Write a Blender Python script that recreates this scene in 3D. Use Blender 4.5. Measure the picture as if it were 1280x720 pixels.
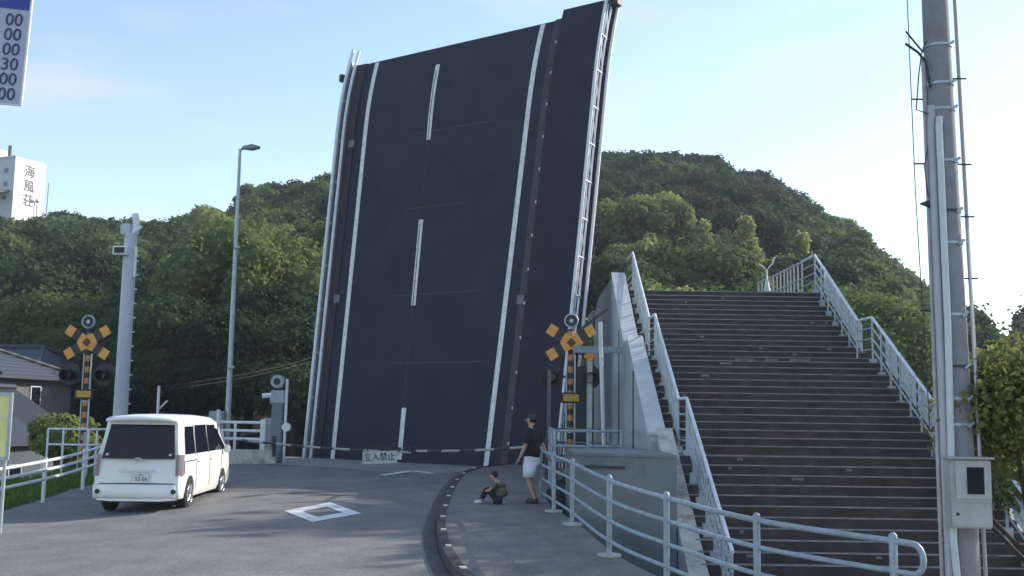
import bpy, bmesh, math, random
import numpy as np
from mathutils import Vector, Matrix, Euler
R = math.radians
HAZE = .00045
random.seed(7); np.random.seed(7)
scene = bpy.context.scene
for o in list(bpy.data.objects): bpy.data.objects.remove(o)

# ------------------------------------------------------------------ camera
cam = bpy.data.cameras.new('camera'); camo = bpy.data.objects.new('camera', cam)
scene.collection.objects.link(camo); scene.camera = camo
cam.sensor_width = 36; cam.lens = 36 * 1300 / 1280; cam.clip_end = 6000; cam.clip_start = .05
th = math.atan(155 / 1300); rl = R(.8)
fw = Vector((0, math.cos(th), math.sin(th))); up0 = Vector((0, -math.sin(th), math.cos(th))); r0 = Vector((1, 0, 0))
rt = r0 * math.cos(rl) + up0 * math.sin(rl); up = -r0 * math.sin(rl) + up0 * math.cos(rl)
mw = Matrix((rt, up, -fw)).transposed().to_4x4(); mw.translation = (0, 0, 2); camo.matrix_world = mw

# ------------------------------------------------------------------ light
SUN_EL, SUN_AZ = R(28), R(64)            # azimuth measured from +Y towards +X
w = bpy.data.worlds.new('World'); scene.world = w; w.use_nodes = True
nt = w.node_tree; nt.nodes.clear()
N = nt.nodes.new; L = nt.links.new
sky = N('ShaderNodeTexSky'); sky.sky_type = 'NISHITA'; sky.sun_disc = False
sky.sun_elevation = SUN_EL; sky.sun_rotation = SUN_AZ; sky.air_density = 1.0; sky.dust_density = .35; sky.ozone_density = .8
tc = N('ShaderNodeTexCoord'); mp = N('ShaderNodeMapping'); mp.inputs['Scale'].default_value = (1.1, 1.1, 4.5)
nz = N('ShaderNodeTexNoise'); nz.inputs['Scale'].default_value = 3.1; nz.inputs['Detail'].default_value = 5; nz.inputs['Roughness'].default_value = .5
cr = N('ShaderNodeValToRGB'); cr.color_ramp.elements[0].position = .50; cr.color_ramp.elements[1].position = .74
cr.color_ramp.elements[0].color = (0, 0, 0, 1); cr.color_ramp.elements[1].color = (.6, .6, .6, 1)
mx = N('ShaderNodeMixRGB'); mx.inputs[2].default_value = (3.3, 3.25, 3.7, 1)
bg = N('ShaderNodeBackground'); bg.inputs['Strength'].default_value = .14
wo = N('ShaderNodeOutputWorld')
L(tc.outputs['Generated'], mp.inputs[0]); L(mp.outputs[0], nz.inputs['Vector']); L(nz.outputs['Fac'], cr.inputs[0])
L(cr.outputs[0], mx.inputs[0]); L(sky.outputs[0], mx.inputs[1]); L(mx.outputs[0], bg.inputs[0]); L(bg.outputs[0], wo.inputs[0])
sl = bpy.data.lights.new('sun', 'SUN'); sl.energy = 3.2; sl.angle = R(.6); sl.color = (1, .93, .83)
so = bpy.data.objects.new('sun', sl); scene.collection.objects.link(so)
sd = Vector((math.sin(SUN_AZ) * math.cos(SUN_EL), math.cos(SUN_AZ) * math.cos(SUN_EL), math.sin(SUN_EL)))
so.rotation_euler = sd.to_track_quat('Z', 'Y').to_euler()
vs = scene.view_settings; vs.view_transform = 'Standard'; vs.look = 'None'; vs.gamma = 1; vs.exposure = 1.0; vs.use_curve_mapping = False

# ------------------------------------------------------------------ materials
MATS = {}
def mat(name, col, rough=.7, metal=0, var=.15, scale=6, bump=0, bscale=40, spec=.5, dirt=None, dscale=1.2, trans=0):
    if name in MATS: return MATS[name]
    m = bpy.data.materials.new(name); m.use_nodes = True; t = m.node_tree; b = t.nodes['Principled BSDF']
    b.inputs['Roughness'].default_value = rough; b.inputs['Metallic'].default_value = metal
    b.inputs['Specular IOR Level'].default_value = spec
    c = t.nodes.new('ShaderNodeTexCoord')
    n = t.nodes.new('ShaderNodeTexNoise'); n.inputs['Scale'].default_value = scale; n.inputs['Detail'].default_value = 6
    t.links.new(c.outputs['Object'], n.inputs['Vector'])
    r = t.nodes.new('ShaderNodeValToRGB'); r.color_ramp.elements[0].position = .3; r.color_ramp.elements[1].position = .7
    r.color_ramp.elements[0].color = tuple(x * (1 - var) for x in col) + (1,); r.color_ramp.elements[1].color = tuple(min(1, x * (1 + var)) for x in col) + (1,)
    t.links.new(n.outputs['Fac'], r.inputs[0]); out = r.outputs[0]
    if dirt:
        n2 = t.nodes.new('ShaderNodeTexNoise'); n2.inputs['Scale'].default_value = dscale; n2.inputs['Detail'].default_value = 8; n2.inputs['Roughness'].default_value = .7
        t.links.new(c.outputs['Object'], n2.inputs['Vector'])
        r2 = t.nodes.new('ShaderNodeValToRGB'); r2.color_ramp.elements[0].position = .48; r2.color_ramp.elements[1].position = .68
        r2.color_ramp.elements[0].color = (0, 0, 0, 1); r2.color_ramp.elements[1].color = (.75, .75, .75, 1)
        t.links.new(n2.outputs['Fac'], r2.inputs[0])
        mi = t.nodes.new('ShaderNodeMixRGB'); mi.inputs[2].default_value = dirt + (1,)
        t.links.new(r2.outputs[0], mi.inputs[0]); t.links.new(out, mi.inputs[1]); out = mi.outputs[0]
    t.links.new(out, b.inputs['Base Color'])
    if bump:
        nb = t.nodes.new('ShaderNodeTexNoise'); nb.inputs['Scale'].default_value = bscale; nb.inputs['Detail'].default_value = 4
        t.links.new(c.outputs['Object'], nb.inputs['Vector'])
        bp = t.nodes.new('ShaderNodeBump'); bp.inputs['Strength'].default_value = bump; bp.inputs['Distance'].default_value = .02
        t.links.new(nb.outputs['Fac'], bp.inputs['Height']); t.links.new(bp.outputs[0], b.inputs['Normal'])
    MATS[name] = m; return m
def speckle(m, sc, amt):
    t = m.node_tree; b = t.nodes['Principled BSDF']; src = b.inputs['Base Color'].links[0].from_socket
    c = t.nodes.new('ShaderNodeTexCoord'); v_ = t.nodes.new('ShaderNodeTexVoronoi'); v_.inputs['Scale'].default_value = sc; t.links.new(c.outputs['Object'], v_.inputs['Vector'])
    sp = t.nodes.new('ShaderNodeSeparateXYZ'); t.links.new(v_.outputs['Color'], sp.inputs[0])
    mr_ = t.nodes.new('ShaderNodeMapRange'); mr_.inputs[3].default_value = 1 - amt; mr_.inputs[4].default_value = 1 + amt; t.links.new(sp.outputs[0], mr_.inputs[0])
    # hairline cracks
    v2 = t.nodes.new('ShaderNodeTexVoronoi'); v2.feature = 'DISTANCE_TO_EDGE'; v2.inputs['Scale'].default_value = .33
    n_ = t.nodes.new('ShaderNodeTexNoise'); n_.inputs['Scale'].default_value = 2.5; n_.inputs['Detail'].default_value = 6; t.links.new(c.outputs['Object'], n_.inputs['Vector'])
    mx_ = t.nodes.new('ShaderNodeMixRGB'); mx_.blend_type = 'ADD'; mx_.inputs[0].default_value = .7; t.links.new(c.outputs['Object'], mx_.inputs[1]); t.links.new(n_.outputs['Color'], mx_.inputs[2]); t.links.new(mx_.outputs[0], v2.inputs['Vector'])
    m2 = t.nodes.new('ShaderNodeMapRange'); m2.inputs[2].default_value = .008; m2.inputs[3].default_value = .80; m2.inputs[4].default_value = 1; t.links.new(v2.outputs['Distance'], m2.inputs[0])
    mm = t.nodes.new('ShaderNodeMath'); mm.operation = 'MULTIPLY'; t.links.new(mr_.outputs[0], mm.inputs[0]); t.links.new(m2.outputs[0], mm.inputs[1])
    vm = t.nodes.new('ShaderNodeVectorMath'); vm.operation = 'SCALE'; t.links.new(src, vm.inputs[0]); t.links.new(mm.outputs[0], vm.inputs['Scale']); t.links.new(vm.outputs[0], b.inputs['Base Color'])
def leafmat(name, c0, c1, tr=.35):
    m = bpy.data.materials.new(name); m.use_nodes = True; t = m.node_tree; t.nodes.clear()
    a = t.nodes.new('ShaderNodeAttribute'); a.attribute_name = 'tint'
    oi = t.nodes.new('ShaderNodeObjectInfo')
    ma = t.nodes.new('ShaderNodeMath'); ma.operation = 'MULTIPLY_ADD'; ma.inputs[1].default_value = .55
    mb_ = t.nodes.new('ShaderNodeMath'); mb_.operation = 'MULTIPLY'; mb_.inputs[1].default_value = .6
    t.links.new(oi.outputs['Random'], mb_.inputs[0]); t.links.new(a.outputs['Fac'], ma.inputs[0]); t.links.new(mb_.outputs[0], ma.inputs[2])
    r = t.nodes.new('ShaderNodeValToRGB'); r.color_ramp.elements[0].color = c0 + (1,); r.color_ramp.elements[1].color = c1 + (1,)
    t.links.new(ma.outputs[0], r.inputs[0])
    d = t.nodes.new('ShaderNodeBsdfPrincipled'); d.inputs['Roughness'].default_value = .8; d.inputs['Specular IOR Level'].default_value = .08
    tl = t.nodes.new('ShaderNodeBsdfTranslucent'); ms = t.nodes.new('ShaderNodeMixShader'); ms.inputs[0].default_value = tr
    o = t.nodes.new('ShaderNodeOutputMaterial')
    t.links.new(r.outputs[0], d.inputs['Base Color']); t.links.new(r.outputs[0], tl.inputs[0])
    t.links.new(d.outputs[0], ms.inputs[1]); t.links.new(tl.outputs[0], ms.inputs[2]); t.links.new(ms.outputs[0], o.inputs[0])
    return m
def glassmat(name, col=(.008, .011, .018), rough=.05):
    m = mat(name, col, rough=rough, var=.1, spec=.4); return m

ASPH = mat('asphalt', (.185, .180, .172), rough=.9, var=.18, scale=1.3, bump=.5, bscale=90, dirt=(.145, .142, .14), dscale=.35)
speckle(ASPH, 45, .22)
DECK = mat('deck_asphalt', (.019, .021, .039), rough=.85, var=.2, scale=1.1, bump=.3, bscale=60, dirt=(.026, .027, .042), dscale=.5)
WALK = mat('walk_asphalt', (.19, .18, .165), rough=.92, var=.16, scale=2, bump=.5, bscale=80, dirt=(.12, .118, .115), dscale=.7)
speckle(WALK, 45, .2)
PAINT = mat('road_paint', (.72, .72, .70), rough=.75, var=.12, scale=9, dirt=(.46, .46, .45), dscale=8)
CONC = mat('concrete', (.33, .32, .30), rough=.88, var=.15, scale=1.5, bump=.3, bscale=30, dirt=(.2, .19, .17), dscale=.8)
CONCW = mat('weathered_concrete', (.56, .53, .47), rough=.9, var=.18, scale=3, bump=.5, bscale=25, dirt=(.10, .09, .08), dscale=2.6)
WALLP = mat('painted_concrete', (.40, .44, .46), rough=.8, var=.07, scale=1.0, bump=.15, bscale=20, dirt=(.27, .30, .31), dscale=.6)
WALLL = mat('ledge_concrete', (.20, .215, .22), rough=.85, var=.10, scale=1.2, bump=.2, bscale=20, dirt=(.12, .13, .13), dscale=.9)
CAPP = mat('parapet_cap', (.56, .57, .56), rough=.7, var=.08, scale=2, bump=.15, bscale=20, dirt=(.36, .37, .36), dscale=1.4)
STEP = mat('stair_stone', (.072, .054, .050), rough=.85, var=.35, scale=3, bump=.4, bscale=50, dirt=(.040, .031, .031), dscale=1.6)
NOSE = mat('nosing_strip', (.30, .28, .265), rough=.7, var=.2, scale=5, dirt=(.12, .11, .11), dscale=3)
STEEL = mat('galvanised_steel', (.42, .46, .49), rough=.42, metal=.25, var=.10, scale=8, dirt=(.28, .31, .33), dscale=6)
WHITEP = mat('white_pipe', (.72, .74, .76), rough=.4, var=.06, scale=8, dirt=(.50, .51, .50), dscale=5)
POLEC = mat('pole_concrete', (.24, .245, .26), rough=.85, var=.12, scale=3, bump=.25, bscale=60, dirt=(.17, .165, .165), dscale=2)
PVC = mat('conduit_plastic', (.40, .40, .42), rough=.45, var=.06)
PVCW = mat('conduit_pale', (.55, .58, .60), rough=.4, var=.06)
BLACK = mat('black_metal', (.012, .012, .014), rough=.5, var=.2)
DARK = mat('dark_steel', (.035, .035, .04), rough=.6, var=.3, scale=5)
YEL = mat('signal_yellow', (.72, .33, .06), rough=.5, var=.12, scale=12)
REDB = mat('rusty_brown', (.042, .027, .034), rough=.85, var=.3, scale=4, bump=.3)
GRASS = mat('grass_soil', (.045, .075, .02), rough=1, var=.4, scale=3, bump=.6, bscale=20)
HILLM = mat('forest_floor', (.018, .03, .012), rough=1, var=.4, scale=.15)
GROUNDM = mat('dirt_ground', (.09, .085, .065), rough=1, var=.3, scale=.2, dirt=(.05, .07, .03), dscale=.08)
BOXG = mat('meter_grey', (.36, .37, .36), rough=.5, var=.05, scale=3, dirt=(.27, .27, .26), dscale=4)
RUBBER = mat('rubber', (.015, .015, .015), rough=.85)
VANW = mat('van_paint', (.80, .80, .76), rough=.25, var=.02, scale=2, spec=.6)
GLASS = glassmat('dark_glass')
CHROME = mat('chrome', (.6, .61, .63), rough=.22, metal=.9, var=.05)
SKIN = mat('skin', (.42, .25, .18), rough=.6, var=.08)
HAIR = mat('hair_black', (.012, .010, .009), rough=.5)
TEEB = mat('black_tee', (.012, .012, .014), rough=.9, var=.3)
SHORT = mat('white_shorts', (.62, .63, .66), rough=.9, var=.08)
TEEO = mat('olive_tee', (.10, .095, .07), rough=.9, var=.2)
PANTB = mat('dark_trousers', (.02, .02, .025), rough=.9)
SHOEW = mat('white_shoe', (.6, .6, .6), rough=.6)
SHOEB = mat('dark_shoe', (.03, .025, .025), rough=.6)

def stripemat(name, c0, c1, period, duty=.5, axis='Z'):
    m = bpy.data.materials.new(name); m.use_nodes = True; t = m.node_tree; b = t.nodes['Principled BSDF']; b.inputs['Roughness'].default_value = .5
    c = t.nodes.new('ShaderNodeTexCoord'); s = t.nodes.new('ShaderNodeSeparateXYZ'); t.links.new(c.outputs['Object'], s.inputs[0])
    d = t.nodes.new('ShaderNodeMath'); d.operation = 'DIVIDE'; d.inputs[1].default_value = period; t.links.new(s.outputs[axis], d.inputs[0])
    f = t.nodes.new('ShaderNodeMath'); f.operation = 'FRACT'; t.links.new(d.outputs[0], f.inputs[0])
    g = t.nodes.new('ShaderNodeMath'); g.operation = 'LESS_THAN'; g.inputs[1].default_value = duty; t.links.new(f.outputs[0], g.inputs[0])
    n = t.nodes.new('ShaderNodeTexNoise'); n.inputs['Scale'].default_value = 14; t.links.new(c.outputs['Object'], n.inputs['Vector'])
    mi = t.nodes.new('ShaderNodeMixRGB'); mi.inputs[1].default_value = c0 + (1,); mi.inputs[2].default_value = c1 + (1,); t.links.new(g.outputs[0], mi.inputs[0])
    mu = t.nodes.new('ShaderNodeMixRGB'); mu.blend_type = 'MULTIPLY'; mu.inputs[0].default_value = .4; t.links.new(mi.outputs[0], mu.inputs[1]); t.links.new(n.outputs['Fac'], mu.inputs[2])
    t.links.new(mu.outputs[0], b.inputs['Base Color']); return m
BAND = stripemat('hazard_bands', (.02, .02, .022), (.62, .26, .07), .30)
BANDW = stripemat('arm_bands', (.04, .04, .04), (.42, .42, .38), .9, .55, 'X')

# ------------------------------------------------------------------ builders
def tag(o, label=None, cat=None, group=None, kind=None):
    if label: o['label'] = label
    if cat: o['category'] = cat
    if group: o['group'] = group
    if kind: o['kind'] = kind
    return o
def thing(name, loc, label, cat, group=None, rz=0):
    o = bpy.data.objects.new(name, None); scene.collection.objects.link(o); o.empty_display_size = .2
    o.location = loc; o.rotation_euler = (0, 0, rz); return tag(o, label, cat, group)
def meshobj(name, me, m, parent=None):
    o = bpy.data.objects.new(name, me); scene.collection.objects.link(o)
    if m: me.materials.clear(); me.materials.append(m)
    if parent: o.parent = parent
    return o
class MB:
    def __init__(s): s.v = []; s.f = []; s.sm = []
    def add(s, vs, fs, smooth=False):
        b = len(s.v); s.v += [Vector(v) for v in vs]; s.f += [tuple(i + b for i in f) for f in fs]; s.sm += [smooth] * len(fs); return s
    def box(s, c, d, rz=0, rot=None, bev=0):
        h = [x / 2 for x in d]; m = rot or Matrix.Rotation(rz, 3, 'Z')
        if bev:
            b = bmesh.new(); bmesh.ops.create_cube(b, size=1)
            for v in b.verts: v.co = Vector((v.co.x * d[0], v.co.y * d[1], v.co.z * d[2]))
            bmesh.ops.bevel(b, geom=b.edges[:], offset=bev, segments=2, affect='EDGES')
            vs_ = [Vector(c) + m @ v.co for v in b.verts]; b.verts.index_update(); fs = [tuple(v.index for v in f.verts) for f in b.faces]; b.free()
            return s.add(vs_, fs)
        vs_ = [Vector(c) + m @ Vector((x * h[0], y * h[1], z * h[2])) for x, y, z in
               ((-1, -1, -1), (1, -1, -1), (1, 1, -1), (-1, 1, -1), (-1, -1, 1), (1, -1, 1), (1, 1, 1), (-1, 1, 1))]
        return s.add(vs_, [(0, 3, 2, 1), (4, 5, 6, 7), (0, 1, 5, 4), (1, 2, 6, 5), (2, 3, 7, 6), (3, 0, 4, 7)])
    def tube(s, pts, r, n=10, cap=True):
        pts = [Vector(p) for p in pts]; rs = r if isinstance(r, (list, tuple)) else [r] * len(pts)
        rings = []; prev = None
        for i, p in enumerate(pts):
            t = (pts[min(i + 1, len(pts) - 1)] - pts[max(i - 1, 0)]).normalized()
            if prev is None:
                a = Vector((0, 0, 1)) if abs(t.z) < .9 else Vector((1, 0, 0)); x = t.cross(a).normalized()
            else: x = (prev - t * prev.dot(t)).normalized()
            prev = x; y = t.cross(x)
            rings.append([p + (x * math.cos(2 * math.pi * k / n) + y * math.sin(2 * math.pi * k / n)) * rs[i] for k in range(n)])
        vs_ = [v for q in rings for v in q]; fs = []
        for i in range(len(rings) - 1):
            for k in range(n): fs.append((i * n + k, i * n + (k + 1) % n, (i + 1) * n + (k + 1) % n, (i + 1) * n + k))
        s.add(vs_, fs, True)
        if cap:
            s.add(rings[0], [tuple(range(n))[::-1]]); s.add(rings[-1], [tuple(range(n))])
        return s
    def disc(s, c, nrm, r, t=.02, n=20): 
        nrm = Vector(nrm).normalized(); c = Vector(c); return s.tube([c - nrm * t / 2, c + nrm * t / 2], r, n)
    def prism(s, poly, vec):            # closed polygon swept by vec
        p = [Vector(q) for q in poly]; v = Vector(vec); n = len(p)
        s.add(p, [tuple(range(n))[::-1]]); s.add([q + v for q in p], [tuple(range(n))])
        return s.add(p + [q + v for q in p], [(i, (i + 1) % n, n + (i + 1) % n, n + i) for i in range(n)])
    def loft(s, rings, smooth=True, cap=True):
        n = len(rings[0]); vs_ = [Vector(v) for q in rings for v in q]; fs = []
        for i in range(len(rings) - 1):
            for k in range(n): fs.append((i * n + k, i * n + (k + 1) % n, (i + 1) * n + (k + 1) % n, (i + 1) * n + k))
        if cap: fs += [tuple(range(n))[::-1], tuple(range((len(rings) - 1) * n, len(rings) * n))]
        return s.add(vs_, fs, smooth)
    def quad(s, a, b, c, d): return s.add([a, b, c, d], [(0, 1, 2, 3)])
    def mesh(s, name, off=Vector((0, 0, 0))):
        me = bpy.data.meshes.new(name); me.from_pydata([tuple(v - off) for v in s.v], [], s.f)
        me.polygons.foreach_set('use_smooth', s.sm); me.update()
        b = bmesh.new(); b.from_mesh(me); bmesh.ops.recalc_face_normals(b, faces=b.faces); b.to_mesh(me); b.free(); return me
    def build(s, name, m, parent=None, world=False):
        off = Vector(parent.location) if (parent and world) else Vector((0, 0, 0))
        return meshobj(name, s.mesh(name, off), m, parent)
    def top(s, name, m, base, label=None, cat=None, group=None, kind=None):   # single-mesh thing, origin at base
        base = Vector(base); o = meshobj(name, s.mesh(name, base), m); o.location = base; return tag(o, label, cat, group, kind)
def copy_tree(o, parent=None):
    c = o.copy(); scene.collection.objects.link(c); c.parent = parent
    for ch in o.children: copy_tree(ch, c)
    return c
def text(name, body, size, m, parent, loc, rot, extr=.004, align='CENTER'):
    cu = bpy.data.curves.new(name, 'FONT'); cu.body = body; cu.size = size; cu.extrude = extr; cu.align_x = align; cu.align_y = 'CENTER'; cu.resolution_u = 3
    to = bpy.data.objects.new(name + '_src', cu); scene.collection.objects.link(to)
    dg = bpy.context.evaluated_depsgraph_get(); me = bpy.data.meshes.new_from_object(to.evaluated_get(dg)); bpy.data.objects.remove(to)
    o = meshobj(name, me, m, parent); o.location = loc; o.rotation_euler = rot; return o
def skin(name, chains, m, parent=None, sub=2, root=0):
    """chains: list of lists of (x,y,z,r) sharing identical coordinates where they join"""
    vs_ = []; rad = []; es = []; idx = {}
    def vid(p):
        k = tuple(round(c, 4) for c in p[:3])
        if k not in idx: idx[k] = len(vs_); vs_.append(k); rad.append(p[3])
        return idx[k]
    for ch in chains:
        ids = [vid(p) for p in ch]; es += [(a, b) for a, b in zip(ids, ids[1:])]
    me = bpy.data.meshes.new(name); me.from_pydata(vs_, es, []); o = bpy.data.objects.new(name, me); scene.collection.objects.link(o)
    md = o.modifiers.new('s', 'SKIN'); md.use_smooth_shade = True
    for i, r in enumerate(rad): me.skin_vertices[0].data[i].radius = (r, r); me.skin_vertices[0].data[i].use_root = (i == root)
    sb = o.modifiers.new('d', 'SUBSURF'); sb.levels = sb.render_levels = sub
    dg = bpy.context.evaluated_depsgraph_get(); m2 = bpy.data.meshes.new_from_object(o.evaluated_get(dg)); bpy.data.objects.remove(o)
    o = meshobj(name, m2, m, parent); m2.polygons.foreach_set('use_smooth', [True] * len(m2.polygons)); return o
def lerp(a, b, t): return a + (b - a) * t
ZK = [(-30, -.5), (8, -.32), (9.7, -.28), (12.7, -.15), (14.4, -.06), (21, .10), (26, .28), (30, .38), (33, .41), (60, .42)]
def zr(x, y): return float(np.interp(y, [a for a, b in ZK], [b for a, b in ZK])) + max(-.22, min(0, x + 5) * .062) * min(1, max(0, (32 - y) / 8)) * min(1, max(0, (y - 2) / 8))

# ================================================================== SETTING
# terrain sheet with the wooded hills
SKY = [(-700, 330), (-300, 270), (-100, 255), (0, 262), (60, 262), (120, 268), (200, 270), (250, 256), (300, 246), (350, 236), (412, 224), (500, 205), (600, 195), (740, 206), (790, 205),
       (820, 196), (860, 208), (900, 196), (950, 214), (1000, 245), (1060, 266), (1080, 292), (1120, 327), (1160, 368), (1220, 422), (1260, 444), (1320, 465), (1500, 490), (2000, 505)]
UK = [(p - 640) / 1300 for p, y in SKY]; EK = [(515 + .0137 * (p - 640) - y) / 1300 for p, y in SKY]
UO = [-.5, -.34, -.26, -.18, .08, .2, .28, .37, .5]; EO = [9.2, 9.4, 8.0, 7.2, 7.2, 7.2, 9.4, 10.6, 9]
def hill(x, y):
    d = max(y, 1); u = x / d; e = float(np.interp(u, UK, EK)); D = float(np.interp(u, [-.3, .1], [150, 165])); y0 = float(np.interp(u, [-.3, -.05, .1, .25], [62, 60, 58, 62]))
    base = -1.6
    if u < -.22: base = -1.6
    H = 2 + e * D - float(np.interp(u, UO, EO))
    if d <= y0: return base
    if d <= D: t = (d - y0) / (D - y0); return base + (H - base) * (t ** .85)
    return H + min(d - D, 130) * e * .93
mb = MB(); xs = np.concatenate([np.linspace(-1400, -260, 8), np.linspace(-220, 220, 75), np.linspace(260, 1400, 8)]); ys = np.concatenate([np.linspace(-900, 20, 8), np.linspace(30, 330, 70), np.linspace(380, 2500, 8)])
P = []
for y in ys:
    for x in xs:
        z = hill(x, y) if y > 30 else -1.6
        P.append((x, y, z + (random.uniform(-.4, .4) if 75 < y < 330 and z > 1 else 0)))
nx = len(xs); fs = [(j * nx + i, j * nx + i + 1, (j + 1) * nx + i + 1, (j + 1) * nx + i) for j in range(len(ys) - 1) for i in range(nx - 1)]
mb.add(P, fs, True); g = mb.build('hill', None); g['kind'] = 'structure'
gm = bpy.data.materials.new('terrain'); gm.use_nodes = True; t = gm.node_tree; b = t.nodes['Principled BSDF']; b.inputs['Roughness'].default_value = 1
c = t.nodes.new('ShaderNodeNewGeometry'); s = t.nodes.new('ShaderNodeSeparateXYZ'); t.links.new(c.outputs['Position'], s.inputs[0])
mr = t.nodes.new('ShaderNodeMapRange'); mr.inputs[1].default_value = -1.5; mr.inputs[2].default_value = .5; t.links.new(s.outputs['Z'], mr.inputs[0])
n = t.nodes.new('ShaderNodeTexNoise'); n.inputs['Scale'].default_value = .6; n.inputs['Detail'].default_value = 8; t.links.new(c.outputs['Position'], n.inputs['Vector'])
mi = t.nodes.new('ShaderNodeMixRGB'); mi.inputs[1].default_value = (.10, .095, .075, 1); mi.inputs[2].default_value = (.014, .024, .010, 1); t.links.new(mr.outputs[0], mi.inputs[0])
mu = t.nodes.new('ShaderNodeMixRGB'); mu.blend_type = 'MULTIPLY'; mu.inputs[0].default_value = .7; t.links.new(mi.outputs[0], mu.inputs[1]); t.links.new(n.outputs['Fac'], mu.inputs[2]); t.links.new(mu.outputs[0], b.inputs['Base Color'])
g.data.materials.append(gm)

# bridge leaf frame
phi = R(33.8); P0 = Vector((-6.12, 34.41, .59)); AC = Vector((math.cos(phi), -math.sin(phi), 0)); HX = Vector((math.sin(phi), math.cos(phi), 0))
def leafpt(c, s, n=0):
    k = 40; hh = vv = 0
    for i in range(k):
        t_ = (i + .5) / k * s; a_ = R(84.2 - (max(0, t_ - 11) * 4)); hh += math.cos(a_) * s / k; vv += math.sin(a_) * s / k
    a_ = R(84.2 - max(0, s - 11) * 4); nn = -HX * math.sin(a_) + Vector((0, 0, math.cos(a_)))
    return P0 + AC * c + HX * hh + Vector((0, 0, vv)) + nn * n
def jointpt(c, back=0): p = P0 + AC * c - HX * back; return p

# road embankment: left edge line, kerb line, right edge line sampled along the way
LE = [(-14, -20), (-13, 8), (-10.6, 16), (-10.1, 20.7), (-10.3, 25), (-9.3, 30), (-7.6, 35.3)]
KB = [(12, 6.5), (3.2, 8.6), (1.5, 9.6), (.45, 11), (-.2, 12.1), (-.62, 13.2), (-.87, 14.4), (-1.05, 15.8), (-1.24, 18), (-1.34, 21), (-1.36, 24), (-1.28, 26.5), (-1.0, 28.5), (-.1, 30.3)]
RE = [(12, 8.3), (4.2, 9.2), (3.72, 9.75), (2.68, 11.0), (2.0, 12.8), (1.5, 14.5), (1.18, 17.6), (.95, 19.4), (.78, 21), (.85, 23.5), (1.3, 26), (1.9, 29.2)]
def smooth(pl, k=6):
    q = [Vector((a, b, 0)) for a, b in pl]; out = []
    for i in range(len(q) - 1):
        p0, p1, p2, p3 = q[max(i - 1, 0)], q[i], q[i + 1], q[min(i + 2, len(q) - 1)]
        for j in range(k):
            u = j / k; out.append(.5 * ((2 * p1) + (p2 - p0) * u + (2 * p0 - 5 * p1 + 4 * p2 - p3) * u * u + (3 * p1 - p0 - 3 * p2 + p3) * u ** 3))
    return out + [q[-1]]
KBs = smooth(KB)
def resample(pl, n):
    d = [0]
    for a, b in zip(pl, pl[1:]): d.append(d[-1] + (b - a).length)
    return [Vector((np.interp(t_, d, [p.x for p in pl]), np.interp(t_, d, [p.y for p in pl]), 0)) for t_ in np.linspace(0, d[-1], n)]
KR = resample(KBs, 60); REs = smooth(RE, 5); RR = resample(REs, 60)
# road: rows of constant y from left edge to kerb
mb = MB(); rows = []
ky = [p.y for p in KBs]; kx = [p.x for p in KBs]
def kerbx(y): return float(np.interp(y, ky, kx)) if y >= 6.5 else 14 + (6.5 - y) * 2
def leftx(y): return float(np.interp(y, [b for a, b in LE], [a for a, b in LE]))
def leafline_y(x): return P0.y + (x - P0.x) * AC.y / AC.x       # hinge line in plan
yy = list(np.linspace(-20, 6, 8)) + list(np.linspace(6.5, 28.2, 60))
for y in yy: 
    a, b_ = leftx(y), kerbx(y); rows.append([(lerp(a, b_, t_), y, zr(lerp(a, b_, t_), y)) for t_ in np.linspace(0, 1, 24)])
last = rows[-1]; end = [(lerp(-7.4, -.35, t_), leafline_y(lerp(-7.4, -.35, t_)) - .05, .415) for t_ in np.linspace(0, 1, 24)]
for k in range(1, 9):
    rows.append([tuple(lerp(a[i], e[i], k / 8) if i < 2 else 0 for i in range(3)) for a, e in zip(last, end)])
    rows[-1] = [(x, y, zr(x, y) if k < 8 else .415) for x, y, z in rows[-1]]
V = [v for r_ in rows for v in r_]; nx = 24
mb.add(V, [(j * nx + i, j * nx + i + 1, (j + 1) * nx + i + 1, (j + 1) * nx + i) for j in range(len(rows) - 1) for i in range(nx - 1)], True)
sk = [r_[0] for r_ in rows]
mb.add(sk + [(x - 1.2, y, -1.7) for x, y, z in sk], [(i, i + 1, len(sk) + i + 1, len(sk) + i) for i in range(len(sk) - 1)])
mb.add(end + [(x, y, -1.7) for x, y, z in end], [(i, i + 1, 24 + i + 1, 24 + i) for i in range(23)])
tag(mb.build('road', ASPH), kind='structure')
# pale concrete abutment strip in front of the hinge
mb = MB(); A = []; 
for c_ in np.linspace(-1.2, 7.1, 30):
    for bk in (0.06, 1.2, 2.4, 3.3):
        p = jointpt(c_, bk); x, y = p.x, p.y
        if y > leafline_y(-.35) - 9: A.append((x, y, max(zr(x, y), 0) + .006 if bk < 3.2 else zr(x, y) + .006))
mb.add(A, [(i * 4 + j, (i + 1) * 4 + j, (i + 1) * 4 + j + 1, i * 4 + j + 1) for i in range(29) for j in range(3)])
tag(mb.build('road_joint', mat('pale_joint', (.30, .28, .26), rough=.9, var=.12, scale=4, dirt=(.2, .19, .18), dscale=2)), kind='structure')
# verge left
mb = MB(); pl = [Vector((a, b, 0)) for a, b in LE]; A = []
for y in np.linspace(-20, 36, 50):
    x = leftx(y)
    for dx, dz in ((.02, -.02), (-2.2, -.12), (-4.5, -.9), (-7, -1.45), (-9, -1.62)): A.append((x + dx, y, (zr(x, y) if y < 35 else .4) + dz if dz > -1 else dz))
mb.add(A, [(i * 5 + j, (i + 1) * 5 + j, (i + 1) * 5 + j + 1, i * 5 + j + 1) for i in range(49) for j in range(4)], True)
tag(mb.build('verge', GRASS), kind='structure')
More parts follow.
